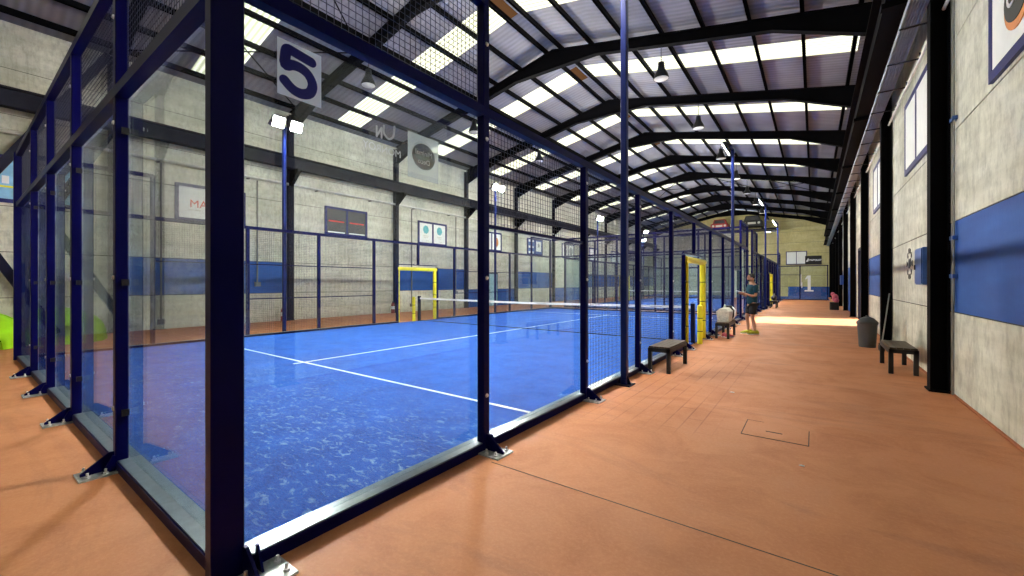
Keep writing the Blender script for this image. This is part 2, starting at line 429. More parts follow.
# purlins
for i in range(8):
    for s in (-1, 1):
        x = RX+s*(.3+1.205*i)
        if i == 7: x = RX+s*(.3+1.205*7-.02)
        z = ztop(x); mb = MB()
        mb.box(x-.035, x+.035, YF, YB, z, z+.165); mb.box(x-.035, x+.06, YF, YB, z, z+.012)
        struct(mb, 'purlin_beam', M['steel'])
# portal frames
ordn = ['', '', '', '', '', '', '', '', '', '']
def portal(y, idx):
    names = {3: 'black steel portal frame standing by the blue box and bench', 4: 'black steel portal frame standing beside the grey waste bin',
             5: 'black steel portal frame at the start of the sunlit doorway', 6: 'black steel portal frame just beyond the sunlit doorway'}
    if 3 <= idx <= 6: lab = names[idx]
    elif idx < 3: lab = 'black steel portal frame overhead, %s before the blue box' % ('first', 'second', 'third')[2-idx]
    elif idx == 12: lab = 'black steel portal frame set against the warm-lit end wall'
    else: lab = 'black steel portal frame, %s one past the sunlit doorway frames' % ('first', 'second', 'third', 'fourth', 'fifth')[idx-7]
    rt = root('portal_frame', (RX, y, 0), lab, 'steel frame', 'portal frames carrying the roof')
    w = .1
    for s in (-1, 1):
        xi = XR-.21 if s > 0 else XL+.21; xo = XR-.018 if s > 0 else XL+.015
        a, b = min(xi, xo)-RX, max(xi, xo)-RX
        mb = MB(); H = ztop(XR)-.02
        mb.box(a, a+.016, -w, w, 0, H); mb.box(b-.016, b, -w, w, 0, H); mb.box(a+.016, b-.016, -.006, .006, 0, H)
        mb.box(a-.02, b, -w-.05, w+.05, 0, .02)
        for zz in (5.75, 7.4, 8.1): mb.box(a+.016, b-.016, -w, w, zz, zz+.012)
        put(mb, 'column', M['steel'] if s > 0 else M['greysteel'], rt)
        # crane corbel
        mb = MB(); e = a if s > 0 else b
        d = -.5 if s > 0 else .62
        if s > 0: zc = 5.42
        else: zc = 5.84
        if s < 0: mb.prism_ax([(e, 5.35), (e+d*.45, 5.55), (e+d, 5.82), (e+d, 5.94), (e, 5.94)], 'y', -.07, .07)
        else: mb.box(e+d, e, -.06, .06, 5.465, 5.54)
        put(mb, 'bracket', M['steel'], rt)
        # haunched rafter
        n = 10; xs = [xi-RX-s*0 + (0-(xi-RX))*k/n for k in range(n+1)]
        span = abs(xi-RX)
        def depth(x):
            d_e = abs(abs(x)-span); d_r = abs(x)
            return .36+.42*max(0, 1-d_e/2.2)+.34*max(0, 1-d_r/1.7)
        xs = sorted({round(abs(v), 3) for v in [0, .5, 1, 1.7, 3, 5, span-2.2, span-1.5, span-.7, span]})
        mb = MB()
        for p, q in zip(xs[:-1], xs[1:]):
            def Z(x): return 10.1-.205*x
            for (za0, za1, zb0, zb1, hw) in (
                (Z(p)-.018, Z(p), Z(q)-.018, Z(q), w), (Z(p)-depth(p), Z(p)-depth(p)+.018, Z(q)-depth(q), Z(q)-depth(q)+.018, w),
                (Z(p)-depth(p)+.018, Z(p)-.018, Z(q)-depth(q)+.018, Z(q)-.018, .006)):
                v = [(s*p,-hw,za0),(s*q,-hw,zb0),(s*q,hw,zb0),(s*p,hw,za0),(s*p,-hw,za1),(s*q,-hw,zb1),(s*q,hw,zb1),(s*p,hw,za1)]
                mb.add(v, [(0,3,2,1),(4,5,6,7),(0,1,5,4),(1,2,6,5),(2,3,7,6),(3,0,4,7)])
        put(mb, 'rafter', M['steel'], rt)
for i, y in enumerate(frames):
    yy = y if 0 < i < 12 else (y+.12 if i == 0 else y-.12)
    portal(yy, i)
# crane runway beams
for s in (-1, 1):
    xc = .96 if s > 0 else XL+.5
    zb = -.30 if s > 0 else .1
    mb = MB()
    for (a, b, c, d) in ((-.13, .13, 5.85+zb, 5.875+zb), (-.13, .13, 6.4, 6.425), (-.008, .008, 5.875+zb, 6.4)): mb.box(xc+a, xc+b, YF+.02, YB-.02, c, d)
    mb.box(xc-.03, xc+.03, YF+.02, YB-.02, 6.426, 6.475)
    struct(mb, 'crane_beam', M['steel'] if s > 0 else M['greysteel'])
# roof bracing rods
for (a, b) in ((2, 3), (8, 9)):
    for s in (-1, 1):
        for (p, q) in (((.4, 0), (4.3, 1)), ((4.3, 0), (.4, 1)), ((4.3, 0), (8.5, 1)), ((8.5, 0), (4.3, 1))):
            mb = MB(); P = [(RX+s*u, frames[a]+v*BAY, ztop(RX+s*u)-.12) for u, v in (p, q)]
            mb.tube(P, .022, 6); struct(mb, 'beam_brace', M['steel'])
# wall bracing by the tent
for (p, q) in (((.15, 3.3), (2.8, 8.2)), ((.15, 3.3), (1.75, .1)), ((.15, 3.3), (-2.2, 8.2)), ((.15, 3.3), (-1.5, .1))):
    mb = MB(); mb.bar((XL+.2, p[0], p[1]), (XL+.2, q[0], q[1]), .16, .2)
    struct(mb, 'beam_brace', M['darknavy'])
# sloping grey sheet gutter between crane beam and the aisle wall, with its hanger rods
mb = MB()
for k in range(6):
    x0 = 1.075+k*.033
    mb.add([(x0,YF,5.38),(x0+.0165,YF,5.41),(x0+.033,YF,5.38),(x0,YB,5.38),(x0+.0165,YB,5.41),(x0+.033,YB,5.38)], [(0,3,4,1),(1,4,5,2)])
mb.box(1.065, 1.075, YF, YB, 5.36, 5.45); mb.box(1.273, 1.281, YF, YB, 5.36, 5.45)
o = put(mb, 'cable_tray', simple('grey_sheet_metal', (.34, .39, .42), .55)); tag(o, 'long grey cable tray running under the crane beam above the aisle', 'cable tray')
y = 6.0; k = 0
while y < 30:
    mb = MB(); mb.tube([(1.05, y, 5.345), (XR-.03, y, 5.345), (XR-.03, y, 5.45)], .014, 6); put(mb, 'hanger', M['black'], o); y += 1.29
mb = MB(); mb.tube([(XR-.06, YF+.3, 5.25), (XR-.06, YB-.1, 5.25)], .022, 8)
tag(put(mb, 'white_conduit', M['pipe']), 'slim white conduit running high along the aisle wall', 'pipe')
mb = MB(); mb.tube([(XL+.12, YF+.2, 5.42), (XL+.12, YB-.2, 5.42)], .05, 10)
o = tag(put(mb, 'wall_pipe', M['pipe'], smooth=True), 'long pale pipe running along the concrete wall behind the courts', 'pipe')
for y in [YF+1+2.6*i for i in range(22)]:
    mb = MB(); mb.box(XL, XL+.18, y-.03, y+.03, 5.34, 5.38); put(mb, 'bracket', M['conduit'], o)
for (y, top, bot, lab) in ((6.9, 5.35, 1.5, 'thin grey conduit dropping down the wall beside the mast'), (14.3, 5.35, .4, 'thin grey conduit dropping down the wall inside the yellow frame'),
                      (4.05, 5.35, .3, 'thin pale conduit dropping down the wall behind the back glass'), (17.6, 5.35, 1.0, 'thin grey conduit dropping down the wall past the teal posters')):
    mb = MB(); mb.tube([(XL+.05, y, bot), (XL+.05, y, top)], .028, 8); o = tag(put(mb, 'conduit', M['conduit']), lab, 'pipe')
    mb = MB(); mb.box(XL+.01, XL+.12, y-.09, y+.09, bot-.14, bot+.02); put(mb, 'junction_box', M['conduit'], o)
mb = MB(); mb.tube([(XR-.03, 7.78, 0.02), (XR-.03, 7.78, 8.0)], .014, 8); mb.tube([(XR-.03, 7.72, 1.2), (XR-.03, 7.72, 8.0)], .008, 8)
o = tag(put(mb, 'conduit', M['conduit']), 'pair of thin grey conduits climbing beside the column by the blue box', 'pipe')
for z in (1.55, 2.05, 3.6): 
    mb = MB(); mb.box(XR-.055, XR-.005, 7.68, 7.83, z, z+.05); put(mb, 'clip', M['box_blue'], o)

# ------------------------------------------------------------------ windows with posters
def win(n, side, y0, y1, z0=3.58, z1=4.82, poster='white', split=True, extra=None):
    X = XL if side < 0 else XR; s = 1 if side < 0 else -1
    rt = bpy.data.objects.new('window_%d' % n, None); COL.objects.link(rt); rt.location = (X, (y0+y1)/2, z0); tag(rt, kind='structure')
    hy = (y1-y0)/2; H = z1-z0; mb = MB(); d0, d1 = (0, .05) if s > 0 else (-.035, 0); w = .1
    mb.box(d0, d1, -hy, hy, 0, w); mb.box(d0, d1, -hy, hy, H-w, H); mb.box(d0, d1, -hy, -hy+w, w, H-w); mb.box(d0, d1, hy-w, hy, w, H-w)
    if split: mb.box(d0, d1, -w/2, w/2, w, H-w)
    put(mb, 'window_frame', M['winframe'], rt)
    mb = MB(); a, b = sorted((s*.012, s*.03)); mats = {'white': 'poster', 'dark': 'posterdark', 'blue': 'posterblue', 'navy': 'box_blue'}
    mb.box(a, b, -hy+w, -w/2 if split else 0, w, H-w); mb.box(a, b, w/2 if split else 0, hy-w, w, H-w)
    put(mb, 'window_pane', M[mats[poster]], rt)
    def words(body, size, dy, z, mat):
        o = link('lettering', text_mesh('lettering', body, size, mat), rt)
        facing(o, (0, s, 0), (s, 0, 0), (s*.034, dy, z)); return o
    def mark(dy, z, w_, h_, mat):
        mb = MB(); mb.box(*sorted((s*.0305, s*.034)), dy-w_/2, dy+w_/2, z-h_/2, z+h_/2); return put(mb, 'print_mark', mat, rt)
    words.mark = mark
    def disc(dy, z, r1, r2, mat, nm='emblem'):
        mb = MB(); n = 24
        pts = [(dy+r1*math.cos(2*math.pi*k/n)*(1+.08*math.cos(k*3.3)), z+r2*math.sin(2*math.pi*k/n)*(1+.08*math.sin(k*2.1))) for k in range(n)]
        mb.prism_ax(pts if s > 0 else pts[::-1], 'x', *sorted((s*.031, s*.036))); return put(mb, nm, mat, rt)
    if extra: extra(words, disc, hy, H)
    return rt
def ex_map(words, disc, hy, H):
    words('MAPFRE', .36, -.02, .58, M['redtext']); disc(0, .9, .13, .1, M['pale']); words.mark(-.5, .38, .35, .02, M['pale']); words.mark(.2, .36, .6, .02, M['pale'])
def ex_dark(words, disc, hy, H):
    for d in (-.5, .5): words.mark(d, .62, .72, .06, M['redtext']); words.mark(d, .14, .8, .05, M['poster'])
def ex_teal(words, disc, hy, H):
    for d in (-.5, .5):
        disc(d, .8, .2, .22, M['teal']); words.mark(d, .46, .4, .03, M['pale']); words.mark(d, .38, .3, .025, M['pale']); words.mark(d+.1, .2, .2, .025, M['pale'])
def ex_or(words, disc, hy, H):
    disc(.5, .6, .2, .3, M['orange']); disc(-.5, .6, .2, .3, M['orange'])
def ex_navy(words, disc, hy, H):
    for z in (1.05, .6, .2): words.mark(-.75, z, .22, .16, M['white']); words.mark(-.3, z, .22, .16, M['white'])
    words.mark(.5, .68, .7, .75, M['poster']); disc(.5, .75, .14, .14, M['greytext'])
def ex_p(words, disc, hy, H):
    disc(.5, .62, .3, .35, M['greytext']); words.mark(-.5, .6, .5, .1, M['greytext'])
W = wn
win(W, -1, 4.41, 6.5, poster='white', split=False, extra=ex_map)
win(W+1, -1, 9.57, 11.65, poster='dark', extra=ex_dark)
win(W+2, -1, 14.74, 16.85, poster='white', extra=ex_teal)
win(W+3, -1, 19.9, 22.0, poster='white', extra=ex_or)
win(W+4, -1, 25.08, 27.2, poster='navy', extra=ex_navy)
win(W+5, -1, 30.25, 32.4, poster='white', extra=ex_p)
win(W+6, -1, 35.4, 37.5, poster='white')
win(W+7, -1, 40.6, 42.7, poster='white')
win(W+8, -1, -.65, 1.42, poster='blue', split=False, extra=lambda w, d, hy, H: (w.mark(.52, .42, .3, .05, M['yellow']), w.mark(.5, .6, .12, .2, M['white'])))
def ex_top(words, disc, hy, H):
    disc(-.55, .95, .27, .27, M['orange']); 
    disc(-.55, .97, .255, .25, M['black'], 'emblem_core')
win(W+9, 1, 4.28, 6.4, 3.55, 4.95, poster='white', split=False, extra=None)
win(W+10, 1, 9.1, 11.35, 3.62, 5.02, poster='white')
win(W+11, 1, 14.7, 16.8, 3.6, 4.95, poster='white')
win(W+12, 1, 25.0, 27.1, 3.6, 4.95, poster='white')
# round emblem on the poster high on the aisle wall
mb = MB(); n = 28
def oval(mb, X0, X1, cy, cz, ry, rz, mi=0): mb.prism_ax([(cy+ry*math.cos(-2*math.pi*k/n), cz+rz*math.sin(-2*math.pi*k/n)) for k in range(n)], 'x', X0, X1, mi)
par = bpy.data.objects['window_%d' % (W+9)]
mb = MB(); oval(mb, -.040, -.031, .30, .50, .30, .27, 0); put(mb, 'emblem_rim', M['orange'], par)
mb = MB(); oval(mb, -.046, -.041, .30, .535, .28, .23, 0); put(mb, 'emblem', M['black'], par)
o = link('lettering', text_mesh('lettering', 'Gio', .27, M['white'], bold=.004), par); facing(o, (0,-1,0), (-1,0,0), (-.05, .30, .55))

# ------------------------------------------------------------------ court enclosures
_cache = {}
def wire_mesh(w, h, d=.0036, step=.05):
    key = ('wire', round(w, 3), round(h, 3))
    if key not in _cache:
        mb = MB(); nx = int(round(w/step)); nz = int(round(h/step)); r = d/2
        for i in range(nx+1):
            x = w*i/nx
            mb.add([(x-r,-r,0),(x+r,-r,0),(x+r,r,0),(x-r,r,0),(x-r,-r,h),(x+r,-r,h),(x+r,r,h),(x-r,r,h)], [(0,1,5,4),(1,2,6,5),(2,3,7,6),(3,0,4,7)])
        for i in range(nz+1):
            z = h*i/nz; q = d
            mb.add([(0,q-r,z-r),(0,q+r,z-r),(0,q+r,z+r),(0,q-r,z+r),(w,q-r,z-r),(w,q+r,z-r),(w,q+r,z+r),(w,q-r,z+r)], [(0,1,5,4),(1,2,6,5),(2,3,7,6),(3,0,4,7)])
        _cache[key] = mb.mesh('mesh_panel', M['wire'])
    return _cache[key]
def glass_mesh(w, h):
    key = ('glass', round(w, 3), round(h, 3))
    if key not in _cache:
        mb = MB(); mb.box(.003, w-.003, 0, .012, 0, h); _cache[key] = mb.mesh('glass_panel', M['glass'])
    return _cache[key]
def post_mesh(h, wide=.08):
    key = ('post', round(h, 3), wide)
    if key not in _cache:
        mb = MB(); mb.cbox(-wide/2, wide/2, -.04, .04, .0, h, .006); _cache[key] = mb.mesh('post', M['navy'])
    return _cache[key]
def plate_meshes():
    if 'plate' not in _cache:
        mb = MB(); mb.box(-.11, .11, -.25, .0, 0, .012); _cache['plate'] = mb.mesh('base_plate', M['galv'])
        mb = MB(); mb.prism_ax([(-.04, .012), (-.04, .15), (-.07, .15), (-.23, .03), (-.23, .012)], 'x', -.008, .008); mb.prism_ax([(-.041, .012), (-.041, .13), (-.06, .13), (-.12, .012)], 'x', .05, .062)
        _cache['gusset'] = mb.mesh('gusset', M['navy'])
        mb = MB()
        mb.lathe([(.017, 0), (.017, .014), (.009, .015), (.009, .04), (.0, .042)], n=6); _cache['anchor'] = mb.mesh('anchor_bolt', M['bolt'])
        mb = MB(); mb.v = []; mb.tube([(0, -.041, 0), (0, -.052, 0)], [.019, .013], 10); _cache['pb'] = mb.mesh('bolt', M['bolt'], True)
        mb = MB(); mb.box(.035, .062, -.005, .04, -.025, .025); _cache['clip'] = mb.mesh('glass_clip', M['black'])
    return _cache
def enclosure_run(name, label, cat, loc, rz, posts, panels, rails, group=None, detail=True, ledge=True):
    plate_meshes(); rt = root(name, loc, label, cat, group, rz)
    for p in posts:
        u, z0, h = p[:3]; wide = p[3] if len(p) > 3 else .08; off = p[4] if len(p) > 4 else 0
        if z0 > 0:
            mb = MB(); mb.cbox(-wide/2, wide/2, -.04, .04, z0, h, .006); po = put(mb, 'post', M['navy'], rt, (u+off, 0, 0))
        else: po = link('post', post_mesh(h, wide), rt, (u+off, 0, 0))
        if detail and z0 == 0:
            sh_ = (.13 if u < 1 else -.13) if wide > .1 else 0
            link('base_plate', _cache['plate'], po, (sh_, 0, 0)); link('gusset', _cache['gusset'], po, (sh_*.55, 0, 0.001))
            for (a, b) in ((-.06, -.2), (.06, -.2), (.06, -.1), (-.06, -.1)): link('anchor_bolt', _cache['anchor'], po, (a*1.25+sh_, b, .012))
            for z in (.49, 1.53, 2.76, 3.6):
                if z < h and wide < .1: link('bolt', _cache['pb'], po, (0, 0, z))
            for z in (.45, 1.49, 2.7):
                if z < h: link('glass_clip', _cache['clip'], po, (0, 0, z))
    for (u0, u1, z0, z1, kind) in panels:
        if kind == 'g': link('glass_panel', glass_mesh(u1-u0, z1-z0), rt, (u0, .045, z0))
        else: link('mesh_panel', wire_mesh(u1-u0, z1-z0), rt, (u0, .03, z0))
    for (u0, u1, z, kind) in rails:
        mb = MB()
        if kind == 'base':
            mb.box(u0, u1, -.035, .06, .0, .07); o = put(mb, 'base_rail', M['navy'], rt)
            mb = MB(); mb.box(u0, u1, -.025, .115, .0705, .078); put(mb, 'edge_strip', M['alu'], rt)
        elif kind == 'top':
            mb.box(u0, u1, -.045, .035, z-.04, z+.04); put(mb, 'top_rail', M['navy'], rt)
        elif kind == 'thin':
            mb.box(u0, u1, -.012, .028, z-.015, z+.015); put(mb, 'mid_rail', M['navy'], rt)
    return rt
def side_posts():
    P = [(0, 0, 4, .147, .0), (2, 0, 4), (4, 0, 3), (6, 0, 3), (8, 0, 3), (9, 0, 2.12), (11, 0, 2.12), (10, 2.2, 3), (12, 0, 3), (14, 0, 3), (16, 0, 3), (18, 0, 4), (20, 0, 4, .147, .0)]
    Q = [(0.02, 2, .08, 3, 'g'), (0, 2, 3, 4, 'm'), (2, 4, .08, 2, 'g'), (2, 4, 2, 3, 'm'), (4, 6, .08, 3, 'm'), (6, 8, .08, 3, 'm'), (8, 9, .08, 3, 'm'), (9, 10, 2.2, 3, 'm'), (10, 11, 2.2, 3, 'm'), (11, 12, .08, 3, 'm'),
         (12, 14, .08, 3, 'm'), (14, 16, .08, 3, 'm'), (16, 18, .08, 2, 'g'), (16, 18, 2, 3, 'm'), (18, 19.98, .08, 3, 'g'), (18, 20, 3, 4, 'm')]
    Rr = [(0, 20, 3, 'top'), (0, 2, 3.98, 'top'), (18, 20, 3.98, 'top'), (9, 11, 2.18, 'thin'), (2, 4, 2, 'thin'), (16, 18, 2, 'thin'), (0, 8.96, 0, 'base'), (11.04, 20, 0, 'base')]
    return P, Q, Rr
def end_posts():
    P = [(2, 0, 4), (4, 0, 4), (6, 0, 4), (8, 0, 4)]
    Q = [(max(.06, u), min(9.94, u+2), .08, 3, 'g') for u in (0, 2, 4, 6, 8)]+[(u, u+2, 3, 4, 'm') for u in (0, 2, 4, 6, 8)]
    Rr = [(.05, 9.95, 3, 'top'), (.05, 9.95, 3.98, 'top'), (.05, 9.95, 0, 'base')]
    return P, Q, Rr
CX0, CX1 = -12.45, -2.38
def net(y, label):
    rt = root('court_net', ((CX0+CX1)/2, y, 0), label, 'net', 'padel nets')
    h = (CX1-CX0)/2-.06
    mb = MB(); n = int(2*h/.05); r = .0016
    def top(x): return .88+.04*abs(x/h)
    for i in range(n+1):
        x = -h+2*h*i/n; z = top(x)-.03
        mb.add([(x-r,-r,.05),(x+r,-r,.05),(x+r,r,.05),(x-r,r,.05),(x-r,-r,z),(x+r,-r,z),(x+r,r,z),(x-r,r,z)], [(0,1,5,4),(1,2,6,5),(2,3,7,6),(3,0,4,7)])
    for i in range(17):
        k = i/16
        for xa, xb in ((-h, 0), (0, h)):
            za, zb = .05+k*(top(xa)-.08), .05+k*(top(xb)-.08)
            mb.add([(xa,-r,za-r),(xa,r,za-r),(xa,r,za+r),(xa,-r,za+r),(xb,-r,zb-r),(xb,r,zb-r),(xb,r,zb+r),(xb,-r,zb+r)], [(0,1,5,4),(1,2,6,5),(2,3,7,6),(3,0,4,7)])
    put(mb, 'netting', M['net'], rt)
    mb = MB()
    for xa, xb in ((-h, 0), (0, h)):
        za, zb = top(xa), top(xb)
        mb.add([(xa,-.008,za-.06),(xa,.008,za-.06),(xa,.008,za),(xa,-.008,za),(xb,-.008,zb-.06),(xb,.008,zb-.06),(xb,.008,zb),(xb,-.008,zb)], [(0,1,5,4),(1,2,6,5),(2,3,7,6),(3,0,4,7)])
    tp = put(mb, 'net_tape', M['tape'], rt)
    for x in (-4.2, -3.1, -1.4, .6, 2.4, 4.1):
        mb = MB(); mb.box(x-.16, x+.16, -.0095, -.0082, top(x)-.038, top(x)-.024); put(mb, 'print_mark', M['greytext'], tp)
    for s in (-1, 1):
        mb = MB(); mb.cbox(s*(h+.03)-.05, s*(h+.03)+.05, -.045, .045, 0, .98, .006); put(mb, 'net_post', M['darknavy'], rt)
    mb = MB(); mb.tube([(-h, 0, .045), (h, 0, .045)], .012, 6); put(mb, 'bottom_cord', M['net'], rt)
def padded_frame(x, y, s, label):
    rt = root('padded_doorway', (x, y, 0), label, 'doorway padding', 'yellow padded doorways')
    # pads on the opening faces of the two short posts and under the lintel
    for e in (-1, 1):
        mb = MB(); yy = e*(1-.04-.07); t0, t1 = (yy-.062, yy+.062) if e > 0 else (yy-.065, yy-.025); cf = .035 if e > 0 else .012; mb.cbox(-.07, .07, t0, t1, .04, 1.959, cf); pd = put(mb, 'upright_pad', M['yellow'], rt)
        for z in (.5, 1.0, 1.5):
            mb = MB(); mb.cbox(-.0715, .0715, t0-.0015, t1+.0015, z, z+.018, cf); put(mb, 'strap', M['black'], pd)
    mb = MB(); mb.prism_ax([(-.075, 2.0), (-.045, 1.96), (.045, 1.96), (.075, 2.0), (.075, 2.06), (.045, 2.09), (-.045, 2.09), (-.075, 2.06)], 'y', -.99, .96)
    put(mb, 'lintel_pad', M['yellow'], rt)
def mast(x, y, inward, label, h=6.05):
    rt = root('light_mast', (x, y, 0), label, 'light mast', 'light masts around the courts')
    mb = MB(); mb.cbox(-.045, .045, -.045, .045, 0.012, h, .01); put(mb, 'pole', M['mast'], rt)
    mb = MB(); mb.box(-.12, .12, -.12, .12, 0, .015); mb.prism_ax([(-.1, .015), (-.045, .14), (.045, .14), (.1, .015)], 'y', -.006, .006); put(mb, 'base_plate', M['darknavy'], rt)
    mb = MB(); mb.box(-.03, .03, -.42, .42, h-.02, h+.03); put(mb, 'cross_arm', M['mast'], rt)
    for e in (-1, 1):
        mb = MB(); a = R(26)
        # lamp body, tilted down toward the court
        def P(u, w, v):   # u along arm, w outward(front), v up
            X = inward*(math.cos(a)*w+math.sin(a)*v); Zz = -math.sin(a)*w+math.cos(a)*v
            return (X+inward*.16, e*.25+u, h+.08+Zz)
        vs = [P(u, w, v) for u in (-.17, .17) for w, v in ((-.05, -.10), (.06, -.15), (.06, .15), (-.05, .10))]
        mb.add(vs, [(3,2,1,0),(4,5,6,7),(0,1,5,4),(2,3,7,6),(0,4,7,3),(1,2,6,5)])
        for q in range(5):
            u = -.14+q*.07
            vs = [P(u+d, w, v) for d in (-.006, .006) for w, v in ((-.09, -.08), (-.05, -.1), (-.05, .1), (-.09, .08))]
            mb.add(vs, [(3,2,1,0),(4,5,6,7),(0,1,5,4),(2,3,7,6),(0,4,7,3),(1,2,6,5)])
        fl = put(mb, 'floodlight', M['black'], rt)
        mb = MB(); vs = [P(u, .0615, v) for u, v in ((-.15, -.13), (.15, -.13), (.15, .13), (-.15, .13))]
        vs2 = [P(u, .0665, v) for u, v in ((-.15, -.13), (.15, -.13), (.15, .13), (-.15, .13))]
        mb.add(vs+vs2, [(3,2,1,0),(4,5,6,7),(0,1,5,4),(1,2,6,5),(2,3,7,6),(3,0,4,7)]); put(mb, 'lamp_lens', M['led'], fl)
        mb = MB(); mb.bar((0, e*.25-.19, h), P(-.19, 0, 0), .03, .01); mb.bar((0, e*.25+.19, h), P(.19, 0, 0), .03, .01); put(mb, 'yoke', M['darknavy'], fl)
def court(y0, words_, first):
    nm = words_
    mb = MB(); mb.box(CX0, CX1, y0, y0+20, .001, .018); fl = struct(mb, 'floor_turf', M['turf'])
    ym = y0+10.03; cx = -7.62 if first else (CX0+CX1)/2
    for (a, b, c, d) in ((CX0+.06, CX1-.12, y0+3.05, y0+3.1), (CX0+.06, CX1-.12, y0+16.95, y0+17.0), (cx-.025, cx+.025, y0+2.88, y0+3.05), (cx-.025, cx+.025, y0+3.1, y0+16.95), (cx-.025, cx+.025, y0+17.0, y0+17.17)):
        mb = MB(); mb.box(a, b, c, d, .0182, .0212); put(mb, 'floor_line', M['tape'], fl)
    P, Q, Rr = side_posts()
    enclosure_run('side_fence', nm+' court side fence of blue posts, mesh and glass along the aisle', 'fence', (CX1, y0, 0), R(90), P, Q, Rr)
    R2 = Rr+[(4, 8, 2, 'thin'), (4, 8, 1.05, 'thin'), (12, 16, 2, 'thin'), (12, 16, 1.05, 'thin')]
    enclosure_run('side_fence', nm+' court side fence of blue posts and mesh before the concrete wall', 'fence', (CX0, y0+20, 0), R(-90), P, Q, R2, detail=False)
    P, Q, Rr = end_posts()
    if first:
        us = [0, 2.31, 4.12, 6.0, 7.96, 10.07]
        P1 = [(u, 0, 4) for u in us[1:-1]]
        Q1 = [(max(.06, a), min(10.0, b), .08, 3, 'g') for a, b in zip(us[:-1], us[1:])]+[(a, b, 3, 4, 'm') for a, b in zip(us[:-1], us[1:])]
        enclosure_run('glass_wall', nm+' court glass back wall with mesh above, at the camera end', 'glass wall', (CX0, y0, 0), 0, P1, Q1, [(.05, 10.02, z, k) for _, _, z, k in Rr])
    else: enclosure_run('glass_wall', nm+' court glass back wall with mesh above, at the camera end', 'glass wall', (CX0, y0, 0), 0, P, Q, Rr, detail=False)
    enclosure_run('glass_wall', nm+' court glass back wall with mesh above, at the far end beyond its net', 'glass wall', (CX1, y0+20, 0), R(180), P, Q, Rr, detail=False)
    net(ym, 'padel net with white tape across the %s blue court' % nm)
    padded_frame(CX1+.02, y0+10, 1, 'yellow padded doorway of the %s court, on the aisle' % nm)
    padded_frame(CX0-.02, y0+10, -1, 'yellow padded doorway of the %s court, by the concrete wall' % nm)
    for (k, yy) in (('before', 5.03), ('past', 15.0)):
        mast(CX1+.14, y0+yy, -1, 'tall blue light mast on the aisle %s the %s court net' % (k, nm))
        mast(CX0-.14, y0+yy, 1, 'tall blue light mast by the concrete wall %s the %s court net' % (k, nm))
Y5 = .82
court(Y5, 'number five', True)
court(22.6, 'next', False)
# padded net post beside the doorways
for (x, y, lab) in ((CX1+.13, Y5+10.03, 'short yellow padded post beside the net of the number five court'), (CX0-.13, Y5+9.9, 'short yellow padded post at the wall end of the number five net')):
    rt = root('padded_post', (x, y, 0), lab, 'padded post')
    mb = MB(); mb.lathe([(.0, 0), (.062, .001), (.062, .92), (.04, .95), (0, .955)], n=16); put(mb, 'pad', M['yellow'], rt, smooth=False)
    for z in (.3, .62):
        mb = MB(); mb.lathe([(.0632, z), (.0632, z+.018)], n=16); put(mb, 'strap', M['black'], rt)

# transverse court closing the end of the aisle
YE = 44.5
EU = [.04, 1.5, 3.5, 5.5, 7.5, 9.5, 11.5, 13.5, 15.5, 17.45]
Pq = [(u, 0, 3.05) for u in EU]
Qq = [(a, b, .08, 3, 'g') for a, b in zip(EU[:-1], EU[1:])]
enclosure_run('glass_wall', 'dark framed glass wall closing the end of the aisle', 'glass wall', (-16.5, YE, 0), 0, Pq, Qq, [(0, 17.5, 3, 'top'), (0, 17.5, 0, 'base'), (0, 15.5, 2.25, 'thin')], detail=False)
mb = MB(); mb.box(-16.5, 1.1, YE, YB-.3, .001, .018); struct(mb, 'floor_turf', M['turf'])

for (x, lab) in ((-1.6, 'tall light mast of the end court nearest the aisle line'), (-15.0, 'added light mast brightening the end court by the concrete wall')):
    if x != -1.6: mast(x, YE-.25, 1, lab)  # flood mast added to brighten the dark end of the hall
rt = root('lamp_post', (-2.6, 44.2, 0), 'grey swan-neck lamp post at the end of the aisle', 'lamp post')
mb = MB(); mb.tube([(0, 0, 0), (0, 0, 5.7), (-.03, 0, 5.95), (-.12, 0, 6.12), (-.3, 0, 6.2), (-.6, 0, 6.2)], .05, 8); put(mb, 'pole', M['conduit'], rt)
mb = MB(); mb.cbox(-.95, -.5, -.13, .13, 6.14, 6.26, .05); put(mb, 'lamp_head', M['greysteel'], rt); mb = MB(); mb.box(-.9, -.6, -.09, .09, 6.12, 6.138); put(mb, 'lamp_lens', emit('lamp_lens_glow', (1, .98, .9), 60), rt)
# ------------------------------------------------------------------ signs on the near glass
def stroke(pts, r, X0, X1, mb, n=10):
    for a, b in zip(pts[:-1], pts[1:]):
        d = Vector((b[0]-a[0], b[1]-a[1])); l = d.length
        if l < 1e-6: continue
        d /= l; q = Vector((-d.y, d.x))*r
        mb.prism_ax([(a[0]+q.x, a[1]+q.y), (b[0]+q.x, b[1]+q.y), (b[0]-q.x, b[1]-q.y), (a[0]-q.x, a[1]-q.y)], 'x', X0, X1)
    for a in pts: mb.prism_ax([(a[0]+r*math.cos(2*math.pi*k/14), a[1]+r*math.sin(2*math.pi*k/14)) for k in range(14)], 'x', X0, X1)
def spline(P, k=6):
    out = []
    for i in range(len(P)-1):
        p0 = Vector(P[max(0,i-1)]); p1 = Vector(P[i]); p2 = Vector(P[i+1]); p3 = Vector(P[min(len(P)-1,i+2)])
        for j in range(k):
            t = j/k
            out.append(tuple(.5*((2*p1)+(-p0+p2)*t+(2*p0-5*p1+4*p2-p3)*t*t+(-p0+3*p1-3*p2+p3)*t**3)))
    return out+[tuple(P[-1])]
GX = CX1-.045
y0_, z0_, sw, sh = 1.088, 2.55, .255, .315
rt = root('number_sign', (GX, y0_+sw/2, z0_), 'white square sign with a dark blue number five on the glass', 'sign')
